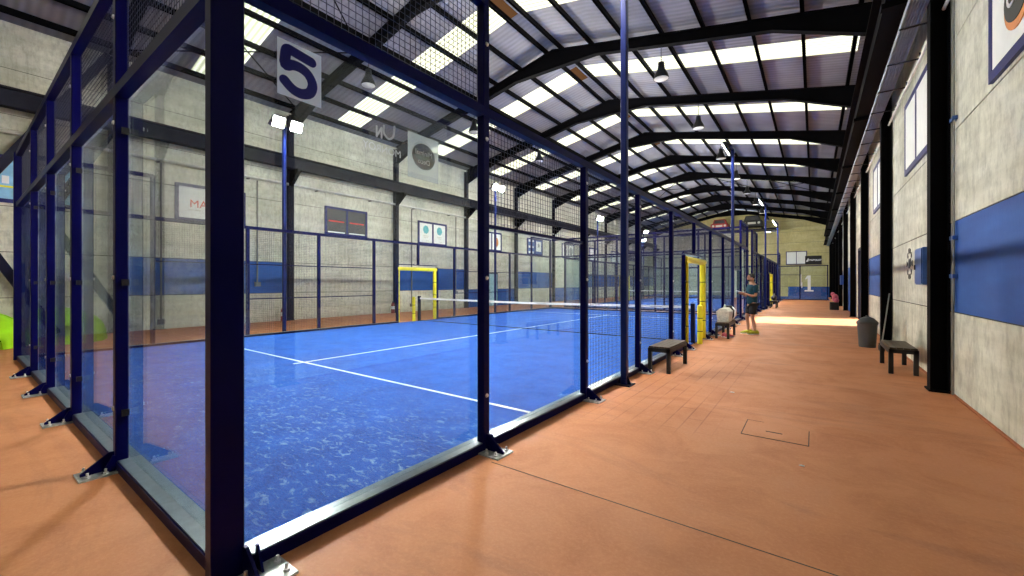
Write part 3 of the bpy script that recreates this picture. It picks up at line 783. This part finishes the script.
mb = MB(); mb.box(.0005, .003, -sw/2, sw/2, 0, sh); put(mb, 'backing', M['sheet'], rt)
P = spline([(.14, .54), (.3, .60), (.5, .61), (.68, .54), (.79, .38), (.72, .21), (.52, .13), (.3, .16), (.14, .25)])
Pt = [(.78, .84), (.2, .86), (.14, .54)]
mb = MB(); f5 = lambda p: ((p[0]-.5)*sw, p[1]*sh)
path = [f5(p) for p in [(.76, .80), (.3, .855)]+spline([(.24, .86), (.19, .82), (.165, .7), (.15, .56)])+spline([(.19, .545), (.32, .60), (.5, .605), (.68, .54), (.785, .38), (.72, .21), (.53, .135), (.33, .16), (.15, .27)])]
Lf, Rt_ = [], []
for i, p in enumerate(path):
    a_ = Vector(path[max(0, i-1)]); b_ = Vector(path[min(len(path)-1, i+1)]); d_ = (b_-a_).normalized(); q_ = Vector((-d_.y, d_.x))*.029
    Lf.append((p[0]+q_.x, p[1]+q_.y)); Rt_.append((p[0]-q_.x, p[1]-q_.y))
for i in range(len(path)-1):
    xo = .0032+i*.000012
    mb.prism_ax([Lf[i], Lf[i+1], Rt_[i+1], Rt_[i]], 'x', xo, xo+.002)
for k_, (p, q) in enumerate(((path[0], path[1]), (path[-1], path[-2]))):
    a0 = math.atan2(p[1]-q[1], p[0]-q[0]); mb.prism_ax([(p[0]+.029*math.cos(a0+math.pi*(j/12-.5)), p[1]+.029*math.sin(a0+math.pi*(j/12-.5))) for j in range(13)], 'x', .0031-.0001*k_, .0058+.0001*k_)
put(mb, 'digit', M['printnavy'], rt)
# mirrored sticker lettering and round logo sheet, stuck on the glass to be read from the court
rt = root('glass_sticker', (GX, 1.80, 2.42), 'frosted lettering seen in reverse high on the side glass', 'sticker')
o = link('lettering', text_mesh('lettering', 'MONROY', .072, M['frosttext'], extrude=.0006), rt); facing(o, (0,-1,0), (-1,0,0), (-.014, -.0, 0))
mb = MB(); stroke(spline([(.10, .19), (.09, .12), (.05, .09), (.01, .12), (.01, .17)]), .008, -.0150, -.0135, mb); put(mb, 'emblem', M['frosttext'], rt)
mb = MB(); stroke([(-.01, .08), (-.01, .15)], .007, -.0150, -.0135, mb); stroke([(-.01, .15), (-.05, .08)], .007, -.0150, -.0135, mb); stroke([(-.05, .08), (-.05, .15)], .007, -.0150, -.0135, mb); put(mb, 'emblem', M['frosttext'], rt)
rt = root('glass_sticker', (GX, 2.175, 2.45), 'translucent square sheet with a smoky oval logo on the side glass', 'sticker')
mb = MB(); mb.box(-.0155, -.0135, -.155, .155, -.17, .17); put(mb, 'backing', M['frost'], rt)
mb = MB(); n = 32; pts = [(.115*math.cos(2*math.pi*k/n), .01+.10*math.sin(2*math.pi*k/n)) for k in range(n)]
mb.prism_ax(pts, 'x', -.0125, -.0120) ; put(mb, 'oval', M['ovaldark'], rt)
o = link('lettering', text_mesh('lettering', 'Minimal', .055, M['frosttext'], extrude=.0004), rt); facing(o, (0,-1,0), (-1,0,0), (-.010, 0, .035))
o = link('lettering', text_mesh('lettering', 'Deco', .055, M['frosttext'], extrude=.0004), rt); facing(o, (0,-1,0), (-1,0,0), (-.010, 0, -.03))
for x_, s_ in ((-.42, 1), (-1.7, .8)):
    pass
rt = root('number_sign', (-.35, YE+.03, .75), 'tall white number one on the glass at the end of the aisle', 'sign')
mb = MB(); mb.box(-.1, .12, -.004, .004, .13, 1.4); mb.box(-.32, .32, -.004, .004, 0, .125); mb.prism_ax([(-.105, 1.4), (-.26, 1.15), (-.26, 1.02), (-.105, 1.17)], 'y', -.004, .004); put(mb, 'digit', M['white'], rt)
mb = MB(); mb.box(-.62, -.55, -.004, .004, .5, 1.5); mb.box(-.545, -.48, -.004, .004, .3, .8); put(mb, 'reflector', M['white'], rt)

# gable signs
rt = root('wall_banner', (-1.5, YB-.02, 3.5), 'white framed banner on the warm-lit end wall', 'banner')
mb = MB(); mb.box(-1.0, .9, -.06, .0, 0, 1.45); put(mb, 'frame', M['winframe'], rt)
mb = MB(); mb.box(-.92, -.08, -.07, -.061, .08, 1.37); mb.box(-.02, .82, -.07, -.061, .08, 1.37); put(mb, 'sheet', M['poster'], rt)
rt = root('wall_banner', (.38, YB-.02, 3.55), 'black banner with white lettering on the warm-lit end wall', 'banner')
mb = MB(); mb.box(-1.15, .28, -.11, -.075, -.08, .85); put(mb, 'sheet', M['black'], rt)
o = link('lettering', text_mesh('lettering', 'BABOLAT', .24, M['white'], extrude=.004, bold=.012), rt); facing(o, (1,0,0), (0,-1,0), (-.25, -.116, .38))
mb = MB(); mb.prism_ax([(-1.08, .22), (-.98, .22), (-.82, .56), (-.92, .56)], 'y', -.118, -.111); mb.prism_ax([(-.965, .22), (-.9, .22), (-.80, .44), (-.86, .48)], 'y', -.118, -.111); put(mb, 'emblem', M['white'], rt)
# beam and vehicles displayed high on the end wall
mb = MB(); mb.box(-13.5, -3.2, YB-1.9, YB, 7.35, 7.5); struct(mb, 'beam_ledge', M['darknavy'])
def car(x, mat, lab, s=1.0):
    rt = root('display_car', (x, YB-.95, 7.502), lab, 'car')
    mb = MB(); mb.prism_ax([(-.95*s, .3), (-.9*s, .85*s), (-.72*s, .9*s), (.72*s, .9*s), (.9*s, .85*s), (.95*s, .3)], 'y', -.8, .8); put(mb, 'body', mat, rt, bevel=.05)
    mb = MB(); mb.prism_ax([(-.75*s, .9*s), (-.58*s, 1.4*s), (.58*s, 1.4*s), (.75*s, .9*s)], 'y', -.5, .7); put(mb, 'cabin', mat, rt, bevel=.05)
    mb = MB(); mb.prism_ax([(-.6*s, .95*s), (-.5*s, 1.3*s), (.5*s, 1.3*s), (.6*s, .95*s)], 'y', -.515, -.5); put(mb, 'windscreen', M['posterdark'], rt)
    for e in (-1, 1):
        for yy in (-.55, .55):
            mb = MB(); mb.tube([(e*.95*s-.11*e, yy, .3), (e*.95*s, yy, .3)], .3, 16); put(mb, 'wheel', M['black'], rt)
        mb = MB(); mb.tube([(e*.62*s, -.8, .62*s), (e*.62*s, -.83, .62*s)], .13, 12); put(mb, 'headlamp', M['pale'], rt)
    mb = MB(); mb.box(-.35*s, .35*s, -.82, -.8, .5*s, .7*s); put(mb, 'grille', M['pale'], rt)
car(-8.9, M['red'], 'red car-shaped vehicle on the ledge below the roof ridge')
car(-5.6, M['black'], 'black car-shaped vehicle on the ledge below the roof ridge', 1.1)
# dark cabin banner seen through the fences
rt = root('wall_banner', (XL+.1, 46.2, 4.0), 'dark blue banner with wavy white marks behind the far fences', 'banner')
mb = MB(); mb.box(0, .05, -2.5, 2.5, 0, 1.2); put(mb, 'sheet', M['winframe'], rt)
o = link('lettering', text_mesh('lettering', '~~~', 1.2, M['white'], bold=.03), rt); facing(o, (0,1,0), (1,0,0), (.055, 0, .6))

# ------------------------------------------------------------------ pendants
def pendant(x, y, lab):
    zt = ztop(x)-.42; rt = root('pendant_lamp', (x, y, zt-1.0), lab, 'lamp', 'bell shaped lamps hung below the roof')
    mb = MB(); mb.tube([(0, 0, .50), (0, 0, 1.02)], .012, 6); put(mb, 'rod', M['black'], rt)
    mb = MB(); mb.lathe([(.0, .55), (.09, .54), (.105, .36), (.13, .30), (.2, .17), (.235, .05), (.235, .03), (.22, .03), (.18, .17), (.0, .29)], n=22); put(mb, 'lamp_shade', M['black'], rt, smooth=True)
    mb = MB(); mb.lathe([(.0, .0), (.12, .005), (.2, .022), (.222, .035), (0, .037)], n=22); put(mb, 'diffuser', M['bulb'], rt, smooth=True)
fn = ['over the aisle side above the camera end', 'over the aisle side by the blue box frame', 'over the aisle side at the bin frame', 'over the aisle side by the sunlit doorway', 'over the aisle side past the sunlit doorway',
      'over the aisle side, fifth along the row', 'over the aisle side, sixth along the row', 'over the aisle side, seventh along the row', 'over the aisle side, last along the row']
for k in range(1, 9):
    pendant(-3.88, F0+BAY*k, 'bell shaped pendant lamp '+fn[k])
for k in range(0, 4):
    pendant(-11.7, F0+BAY*k, 'bell shaped pendant lamp over the wall side, %s along the row' % ('first', 'second', 'third', 'fourth')[k])

# ------------------------------------------------------------------ aisle furniture
def bench(x, y, lab, Ln=1.1, Wd=.38, H=.43):
    rt = root('bench', (x, y, 0), lab, 'bench', 'low benches in the aisle')
    mb = MB(); n = 4; w = (Wd-.02)/n
    for i in range(n): mb.box(-Wd/2+.01+i*w+.003, -Wd/2+.01+(i+1)*w-.003, -Ln/2+.01, Ln/2-.01, H-.025, H)
    put(mb, 'seat', M['wood'], rt)
    mb = MB(); a, b = Wd/2, Ln/2
    mb.box(-a, a, -b, -b+.03, H-.09, H-.026); mb.box(-a, a, b-.03, b, H-.09, H-.026); mb.box(-a, -a+.03, -b+.03, b-.03, H-.09, H-.026); mb.box(a-.03, a, -b+.03, b-.03, H-.09, H-.026)
    put(mb, 'seat_frame', M['black'], rt)
    for sx in (-1, 1):
        for sy in (-1, 1):
            mb = MB(); cx, cy = sx*(a-.03), sy*(b-.03); mb.cbox(cx-.03, cx+.03, cy-.03, cy+.03, 0, H-.026, .004); put(mb, 'leg', M['black'], rt)
    return rt
bench(-2.07, 7.5, 'dark wooden bench beside the side fence, bare on top', 1.12, .36)
bench(-1.98, 12.75, 'dark bench under the pale bag beside the side fence', 1.1, .34)
bench(1.17, 9.7, 'dark wooden bench against the concrete wall by the blue box', 1.15, .36)
bench(-1.95, 29.4, 'dark bench far down the aisle beyond the standing person', 1.2, .36)
# pale bag + black backpack on the bench
rt = root('duffel_bag', (-1.98, 12.62, .432), 'pale grey tote bag standing on the bench', 'bag')
mb = MB(); mb.add([(-.14,-.26,0),(.14,-.26,0),(.14,.26,0),(-.14,.26,0),(-.16,-.33,.28),(.16,-.33,.28),(.16,.33,.28),(-.16,.33,.28),(-.07,-.31,.37),(.07,-.31,.37),(.07,.31,.37),(-.07,.31,.37)],
      [(0,3,2,1),(0,1,5,4),(1,2,6,5),(2,3,7,6),(3,0,4,7),(4,5,9,8),(5,6,10,9),(6,7,11,10),(7,4,8,11),(8,9,10,11)])
put(mb, 'bag_body', M['pale'], rt, bevel=.012)
mb = MB(); mb.tube([(0, -.12, .35), (0, -.1, .43), (0, 0, .46), (0, .1, .43), (0, .12, .35)], .012, 8); put(mb, 'handle', M['pale'], rt)
rt = root('backpack', (-1.97, 13.12, .432), 'black backpack behind the pale bag on the bench', 'backpack')
mb = MB(); mb.add([(-.15,-.14,0),(.15,-.14,0),(.15,.12,0),(-.15,.12,0),(-.17,-.15,.2),(.17,-.15,.2),(.16,.13,.2),(-.16,.13,.2),(-.1,-.08,.42),(.1,-.08,.42),(.1,.05,.42),(-.1,.05,.42)],
      [(0,3,2,1),(0,1,5,4),(1,2,6,5),(2,3,7,6),(3,0,4,7),(4,5,9,8),(5,6,10,9),(6,7,11,10),(7,4,8,11),(8,9,10,11)])
put(mb, 'bag_body', M['black'], rt, bevel=.03)
mb = MB(); mb.tube([(.12, -.08, .38), (.2, -.17, .3), (.19, -.2, .12), (.13, -.15, .03)], .015, 8); put(mb, 'strap', M['white'], rt)
def shoe(mb, x=0, y=0, z=0, s=1, ang=0):
    prof = [(-.13, .03, .035, .07), (-.09, .04, .04, .10), (-.02, .042, .045, .095), (.05, .045, .045, .065), (.11, .047, .04, .05), (.15, .035, .03, .035), (.165, .012, .012, .02)]
    rings = []; n = 10
    for (u, wl, wr, h) in prof:
        for k in range(n):
            a = 2*math.pi*k/n; yy = math.cos(a)*wl; zz = max(0, .5+math.sin(a)*.62)*h
            X = u*s; Yv = yy*s
            rings.append((x+X*math.cos(ang)-Yv*math.sin(ang), y+X*math.sin(ang)+Yv*math.cos(ang), z+zz*s))
    f = [(i*n+k, i*n+(k+1)%n, (i+1)*n+(k+1)%n, (i+1)*n+k) for i in range(len(prof)-1) for k in range(n)]
    f += [tuple(range(n-1,-1,-1)), tuple(range((len(prof)-1)*n, len(prof)*n))]
    mb.add(rings, f)
for (x, y, a, lab) in ((-2.0, 12.72, 80, 'pink trainer on the floor under the bag bench'), (-1.88, 12.62, 60, 'second pink trainer lying under the bag bench')):
    rt = root('trainer', (x, y, 0), lab, 'shoe'); mb = MB(); shoe(mb, ang=R(a)); put(mb, 'upper', M['pink'], rt, smooth=True, loc=(0,0,.012))
    mb = MB(); mb.box(-.13, .16, -.04, .04, 0, .02); o = put(mb, 'sole', M['white'], rt, rz=R(a))
# waste bin
rt = root('waste_bin', (1.0, 12.62, 0), 'dark grey plastic waste bin with domed lid', 'bin')
mb = MB(); mb.lathe([(0, 0), (.15, 0), (.155, .01), (.185, .52), (.195, .53), (.195, .56), (.175, .56), (.15, .02), (0, .02)], n=26); put(mb, 'bin_body', M['bin'], rt, smooth=False)
mb = MB(); mb.lathe([(.2, .545), (.2, .575), (.185, .60), (.12, .67), (.05, .70), (.03, .705), (.028, .73), (0, .732)], n=26); put(mb, 'lid', M['bin'], rt, smooth=True)
rt = root('broom', (1.2, 12.15, 0), 'broom leaning on the column behind the waste bin', 'broom')
mb = MB(); mb.tube([(0, 0, .1), (.17, .35, 1.25)], .012, 8); put(mb, 'broomstick', M['conduit'], rt)
mb = MB(); mb.box(-.04, .04, -.15, .15, 0.0, .11); put(mb, 'brush_head', M['black'], rt)
# blue box on the wall
rt = root('electrical_box', (XR, 9.42, 1.46), 'tall blue metal box on the concrete wall by the bench', 'box')
mb = MB(); mb.box(-.11, 0, -.28, .28, 0, .6); put(mb, 'box_body', M['box_blue'], rt, bevel=.008)
mb = MB(); mb.box(-.122, -.111, -.26, .26, .02, .58); d = put(mb, 'door', M['box_blue'], rt); mb = MB(); mb.box(-.135, -.123, .2, .23, .25, .33); put(mb, 'latch', M['black'], d)
rt = root('electrical_box', (XR-.21, 28.75, 1.4), 'small blue box on a far aisle column', 'box')
mb = MB(); mb.box(-.14, 0, -.2, .2, 0, .5); put(mb, 'box_body', M['box_blue'], rt, bevel=.008)
# stencilled emblem on the wall
rt = root('wall_emblem', (XR-.004, 11.0, 1.86), 'round black stencilled emblem on the concrete wall', 'emblem')
mb = MB()
for k in range(10):
    a = 2*math.pi*k/10; r0, r1 = .2, .29
    if k % 5 == 0: r1 = .34
    P = [(math.cos(a+s)*r, math.sin(a+s)*r) for r, s in ((r0, -.13), (r1, -.16), (r1, .16), (r0, .13))]
    mb.prism_ax([(p[0]*.9, p[1]*1.05) for p in P], 'x', -.006, 0)
put(mb, 'ring_mark', M['black'], rt)
mb = MB(); mb.box(-.006, 0, -.02, .1, -.09, .09); put(mb, 'square_mark', M['black'], rt)
mb = MB(); mb.box(-.006, 0, -.12, -.05, -.06, .1); put(mb, 'bar_mark', M['black'], rt)
# inspection cover
rt = root('manhole_cover', (-.31, 4.88, 0), 'square terracotta inspection cover set in the aisle floor', 'manhole cover')
mb = MB(); mb.box(-.265, .265, -.255, .255, 0, .0015); put(mb, 'cover_plate', M['floor'], rt)
mb = MB(); mb.box(-.27, .275, -.262, -.254, 0, .0035); mb.box(.267, .275, -.254, .2, 0, .0035); mb.box(-.275, -.268, -.254, .26, 0, .0028); mb.box(-.268, -.12, .255, .26, 0, .0028); put(mb, 'rim', M['joint'], rt)
mb = MB(); mb.box(-.08, .06, -.05, -.035, .0015, .004); put(mb, 'grip_slot', M['black'], rt)
# small litter
for (x, y, s, lab) in ((-.08, 4.1, .02, 'tiny white scrap on the floor by the inspection cover'), (-3.95, -.12, .015, 'tiny white scrap on the floor before the back glass'), (-.9, 6.3, .03, 'tiny white scrap beside the imprinted paving')):
    mb = MB(); mb.prism([(-s, -s*.4), (s*.7, -s*.6), (s, s*.3), (-.2*s, s*.6)], 0, .003); tag(put(mb, 'paper_scrap', M['white'], loc=(x, y, .0005)), lab, 'litter')
# green tent
rt = root('pop_up_tent', (-15.2, .2, 0), 'lime green pop-up fabric dome by the wall', 'tent')
mb = MB(); nu, nv = 18, 10; v = []; f = []
for i in range(nv+1):
    for k in range(nu+1):
        a = math.pi*k/nu; t = i/nv; r = math.sin(math.pi*(.12+.76*t))**.6
        v.append((-.8+1.6*t*.9+.05*math.sin(5*a), math.cos(a)*.95*r, math.sin(a)**.75*.86*r if 0 < k < nu else 0))
for i in range(nv):
    for k in range(nu): f.append((i*(nu+1)+k, (i+1)*(nu+1)+k, (i+1)*(nu+1)+k+1, i*(nu+1)+k+1))
f += [tuple(range(nu, -1, -1)), tuple(range(nv*(nu+1), (nv+1)*(nu+1)))]
mb.add(v, f); put(mb, 'canopy', M['lime'], rt, smooth=True)
mb = MB(); mb.tube([(0.0, math.cos(math.pi*k/14)*.965, max(.01, math.sin(math.pi*k/14)**.75*.875)) for k in range(15)], .012, 8); put(mb, 'hoop', M['lime'], rt)
# extinguishers, cabinet, door on the wall behind
def extinguisher(y, lab):
    rt = root('fire_extinguisher', (XL+.32, y, 0), lab, 'fire extinguisher')
    mb = MB(); mb.lathe([(0, 0), (.08, 0), (.085, .02), (.085, .42), (.06, .5), (.025, .53), (0, .53)], n=16); put(mb, 'cylinder', M['red'], rt, smooth=True)
    mb = MB(); mb.box(-.05, .08, -.015, .015, .53, .58); put(mb, 'valve', M['black'], rt)
    mb = MB(); mb.tube([(.03, 0, .54), (.11, .02, .5), (.11, .04, .2)], .012, 8); put(mb, 'hose', M['black'], rt)
    mb = MB(); mb.lathe([(.0862, .2), (.0862, .36)], n=16); put(mb, 'sticker', M['white'], rt)
extinguisher(7.72, 'red fire extinguisher on the floor behind the wall side mast'); extinguisher(12.9, 'red fire extinguisher on the floor by the yellow doorway')
rt = root('wall_cabinet', (XL+.002, 2.3, .48), 'cream cabinet on the wall behind the back glass', 'cabinet')
mb = MB(); mb.box(0, .2, -.45, .45, 0, 1.1); put(mb, 'cabinet_body', M['panelwhite'], rt, bevel=.01); mb = MB(); mb.box(.201, .215, -.42, .42, .03, 1.07); put(mb, 'door', M['panelwhite'], rt)
rt = root('side_cupboard', (XL+.002, 21.0, 0.0), 'pale blue tall door leaf on the concrete wall', 'door')
mb = MB(); mb.box(0, .06, -.55, .55, 0, 2.15); put(mb, 'frame', M['darknavy'], rt); mb = MB(); mb.box(.061, .08, -.48, .48, .02, 2.08); d = put(mb, 'leaf', M['paleblue'], rt); mb = MB(); mb.box(.081, .12, -.4, -.36, .98, 1.06); put(mb, 'handle', M['black'], d)
# far bags by the columns and by the far bench
rt = root('sports_bag', (.95, 29.2, 0), 'pink sports bag heaped on the floor by the far columns', 'bag')
mb = MB(); mb.ell((0, 0, .66), (.15, .2, .22)); mb.ell((-.1, .12, .86), (.1, .13, .12)); mb.ell((.05, -.18, .52), (.12, .15, .14)); put(mb, 'bag_body', M['pink'], rt, smooth=True); mb = MB(); mb.cbox(-.24, .16, -.35, .35, 0, .42, .05); put(mb, 'bag_base', M['black'], rt)
rt = root('sports_bag', (-1.93, 29.25, .432), 'dark sports bag on the far bench', 'bag')
mb = MB(); mb.ell((0, 0, .17), (.16, .36, .17)); put(mb, 'bag_body', M['black'], rt, smooth=True); mb = MB(); mb.tube([(0, -.15, .3), (0, 0, .42), (0, .15, .3)], .015, 6); put(mb, 'handle', M['pale'], rt)

# ------------------------------------------------------------------ person
def skin(name, nodes, edges, mat, parent, sub=2, rootn=0):
    me = bpy.data.meshes.new(name); me.from_pydata([n[0] for n in nodes], edges, []); me.materials.append(mat)
    o = bpy.data.objects.new(name, me); COL.objects.link(o)
    if parent: o.parent = parent
    o.modifiers.new('s', 'SKIN')
    sv = me.skin_vertices[0].data
    for i, n_ in enumerate(nodes):
        r = n_[1]; sv[i].radius = r if isinstance(r, tuple) else (r, r); sv[i].use_root = (i == rootn)
    s = o.modifiers.new('u', 'SUBSURF'); s.levels = sub; s.render_levels = sub
    dg = bpy.context.evaluated_depsgraph_get(); bpy.context.view_layer.update()
    m2 = bpy.data.meshes.new_from_object(o.evaluated_get(bpy.context.evaluated_depsgraph_get())); o.modifiers.clear(); o.data = m2
    m2.polygons.foreach_set('use_smooth', [True]*len(m2.polygons)); m2.materials.clear(); m2.materials.append(mat)
    return o
PR = root('person', (-1.46, 13.85, 0), 'person in a teal shirt and black shorts standing with a phone', 'person', rz=R(208))
# local: faces +x, left = +y
def NN(*a): return [(tuple(p), r) for p, r in a]
nodes = NN(((0, 0, .93), (.12, .15)), ((0, 0, 1.08), (.10, .135)), ((0, 0, 1.25), (.115, .155)), ((-.01, 0, 1.40), (.10, .16)), ((-.01, 0, 1.49), (.055, .06)), ((.015, 0, 1.55), (.052, .052)), ((.03, 0, 1.62), (.085, .07)), ((.025, 0, 1.70), (.095, .075)),
    # left arm: shoulder, elbow, wrist
    ((-.01, .19, 1.42), .055), ((.0, .235, 1.28), .046), ((-.01, .245, 1.13), .04), ((.08, .20, 1.11), .036), ((.20, .12, 1.17), .025), ((.24, .09, 1.185), (.018, .03)), ((.28, .065, 1.195), (.014, .032)),
    # right arm
    ((-.01, -.19, 1.42), .055), ((.0, -.235, 1.28), .046), ((-.01, -.245, 1.13), .04), ((.08, -.20, 1.10), .036), ((.20, -.11, 1.15), .025), ((.24, -.08, 1.165), (.018, .03)), ((.28, -.055, 1.175), (.014, .032)),
    # legs
    ((.0, .09, .85), .085), ((.02, .10, .66), .07), ((.03, .10, .47), .05), ((-.01, .10, .32), .052), ((-.03, .10, .12), .034), ((-.03, .10, .07), .036), ((.06, .10, .05), (.03, .04)),
    ((.0, -.09, .85), .085), ((.06, -.10, .66), .07), ((.10, -.10, .47), .05), ((.07, -.10, .32), .052), ((.06, -.10, .12), .034), ((.06, -.10, .07), .036), ((.15, -.11, .05), (.03, .04)))
E_ = [(0,1),(1,2),(2,3),(3,4),(4,5),(5,6),(6,7),(3,8),(8,9),(9,10),(10,11),(11,12),(12,13),(13,14),(3,15),(15,16),(16,17),(17,18),(18,19),(19,20),(20,21),
      (0,22),(22,23),(23,24),(24,25),(25,26),(26,27),(27,28),(0,29),(29,30),(30,31),(31,32),(32,33),(33,34),(34,35)]
# fingers
base = len(nodes)
for s, (px, py, pz) in ((1, (.28, .065, 1.195)), (-1, (.28, -.055, 1.175))):
    hand = 14 if s > 0 else 21
    for i, l in enumerate((.07, .08, .075, .06)):
        o0 = -.024+i*.016
        a = len(nodes)
        nodes += NN(((px+.02, py+o0, pz), .009), ((px+l*.7, py+o0*1.1-s*.005, pz+.012), .008), ((px+l, py+o0-s*.012, pz+.03), .007))
        E_ += [(hand, a), (a, a+1), (a+1, a+2)]
    a = len(nodes); nodes += NN(((px-.015, py-s*.035, pz+.01), .010), ((px+.02, py-s*.045, pz+.035), .008)); E_ += [(hand-1, a), (a, a+1)]
skin('body', nodes, E_, M['skin'], PR)
# head details
mb = MB(); mb.ell((.035, 0, 1.635), (.095, .076, .115), 18, 12); hd = put(mb, 'head', M['skin'], PR, smooth=True)
mb = MB(); mb.add([(.12, -.012, 1.625), (.12, .012, 1.625), (.148, 0, 1.615), (.125, 0, 1.665)], [(0,1,2),(0,2,3),(1,3,2),(0,3,1)]); put(mb, 'nose', M['skin'], hd)
for e in (-1, 1):
    mb = MB(); mb.ell((.113, e*.03, 1.65), (.012, .013, .008), 8, 6); put(mb, 'eye', M['black'], hd, smooth=True)
    mb = MB(); mb.ell((.03, e*.077, 1.635), (.02, .01, .03), 8, 6); put(mb, 'ear', M['skin'], hd, smooth=True)
mb = MB(); mb.ell((.12, 0, 1.585), (.01, .024, .006), 8, 6); put(mb, 'mouth', M['pink'], hd, smooth=True)
mb = MB(); v0 = len(mb.v); mb.ell((.018, 0, 1.672), (.105, .085, .095), 18, 12)
for i, p in enumerate(mb.v):
    if p[0] > .075 and p[2] < 1.70: mb.v[i] = (.075, p[1]*.9, max(p[2], 1.66))
    if p[2] < 1.62: mb.v[i] = (min(mb.v[i][0], .01), p[1]*.95, 1.61)
put(mb, 'hair', M['hair'], PR, smooth=True)
mb = MB(); mb.ell((.095, 0, 1.572), (.035, .05, .03), 12, 8); put(mb, 'beard', M['hair'], hd, smooth=True)
tn = NN(((0, 0, .82), (.16, .19)), ((0, 0, 1.04), (.14, .175)), ((0, 0, 1.25), (.145, .185)), ((-.01, 0, 1.40), (.12, .18)), ((-.01, 0, 1.475), (.075, .085)),
        ((-.01, .2, 1.42), .075), ((.0, .245, 1.27), .066), ((.0, .25, 1.19), .062), ((-.01, -.2, 1.42), .075), ((.0, -.245, 1.27), .066), ((.0, -.25, 1.19), .062))
skin('tee_shirt', tn, [(0,1),(1,2),(2,3),(3,4),(3,5),(5,6),(6,7),(3,8),(8,9),(9,10)], M['teeshirt'], PR)
sn = NN(((0, 0, .95), (.14, .17)), ((.0, .095, .80), .108), ((.02, .105, .66), .1), ((.03, .105, .56), .095), ((.0, -.095, .80), .108), ((.05, -.105, .66), .1), ((.07, -.105, .56), .095))
skin('shorts', sn, [(0,1),(1,2),(2,3),(0,4),(4,5),(5,6)], M['shorts'], PR)
for (x, y, a) in ((.0, .10, 4), (.09, -.11, -6)):
    mb = MB(); shoe(mb, x, y, .015, 1.08, R(a)); so = put(mb, 'shoe', M['shoe'], PR, smooth=True)
    mb = MB(); mb.box(x-.14, x+.17, y-.045, y+.045, 0, .022); put(mb, 'sole', M['white'], so)
rt = root('phone', (-1.46, 13.85, 0), 'pale phone held in the hands of the standing person', 'phone', rz=R(208))
mb = MB(); mb.add([(.30,-.035,1.222),(.30,.045,1.225),(.43,.045,1.265),(.43,-.035,1.262),(.30,-.035,1.231),(.30,.045,1.234),(.43,.045,1.274),(.43,-.035,1.271)], [(0,3,2,1),(4,5,6,7),(0,1,5,4),(1,2,6,5),(2,3,7,6),(3,0,4,7)])
put(mb, 'case', M['white'], rt)

# ------------------------------------------------------------------ light, world, camera
sun = bpy.data.lights.new('sun', 'SUN'); sun.energy = 22; sun.angle = R(4); sun.color = (1, .98, .95)
so = bpy.data.objects.new('sun', sun); COL.objects.link(so)
d = Vector((-.84, -.22, -.62)); so.rotation_euler = d.to_track_quat('-Z', 'Y').to_euler(); so.location = (10, 22, 10)
w = bpy.data.worlds.new('world'); SC.world = w; w.use_nodes = True
bg = w.node_tree.nodes['Background']; bg.inputs[0].default_value = (.75, .85, 1, 1); bg.inputs[1].default_value = 2.0

cam = bpy.data.cameras.new('camera'); co = bpy.data.objects.new('camera', cam); COL.objects.link(co)
cam.sensor_width = 36; cam.sensor_fit = 'HORIZONTAL'; cam.lens = 412.76/1024*36
cam.shift_y = (283.07-288)/1024
cam.clip_start = .05; cam.clip_end = 300
co.location = (0, 0, 1.485); co.rotation_euler = (R(90), 0, R(36.19)); SC.camera = co
SC.view_settings.view_transform = 'Standard'; SC.view_settings.look = 'None'; SC.view_settings.gamma = 1; SC.view_settings.exposure = 0.42
SC.view_settings.use_curve_mapping = False
cy = SC.cycles
cy.transparent_max_bounces = 32; cy.max_bounces = 8; cy.diffuse_bounces = 4; cy.glossy_bounces = 4
cy.use_denoising = True
cy.sample_clamp_indirect = 8
cy.caustics_reflective = False; cy.caustics_refractive = False
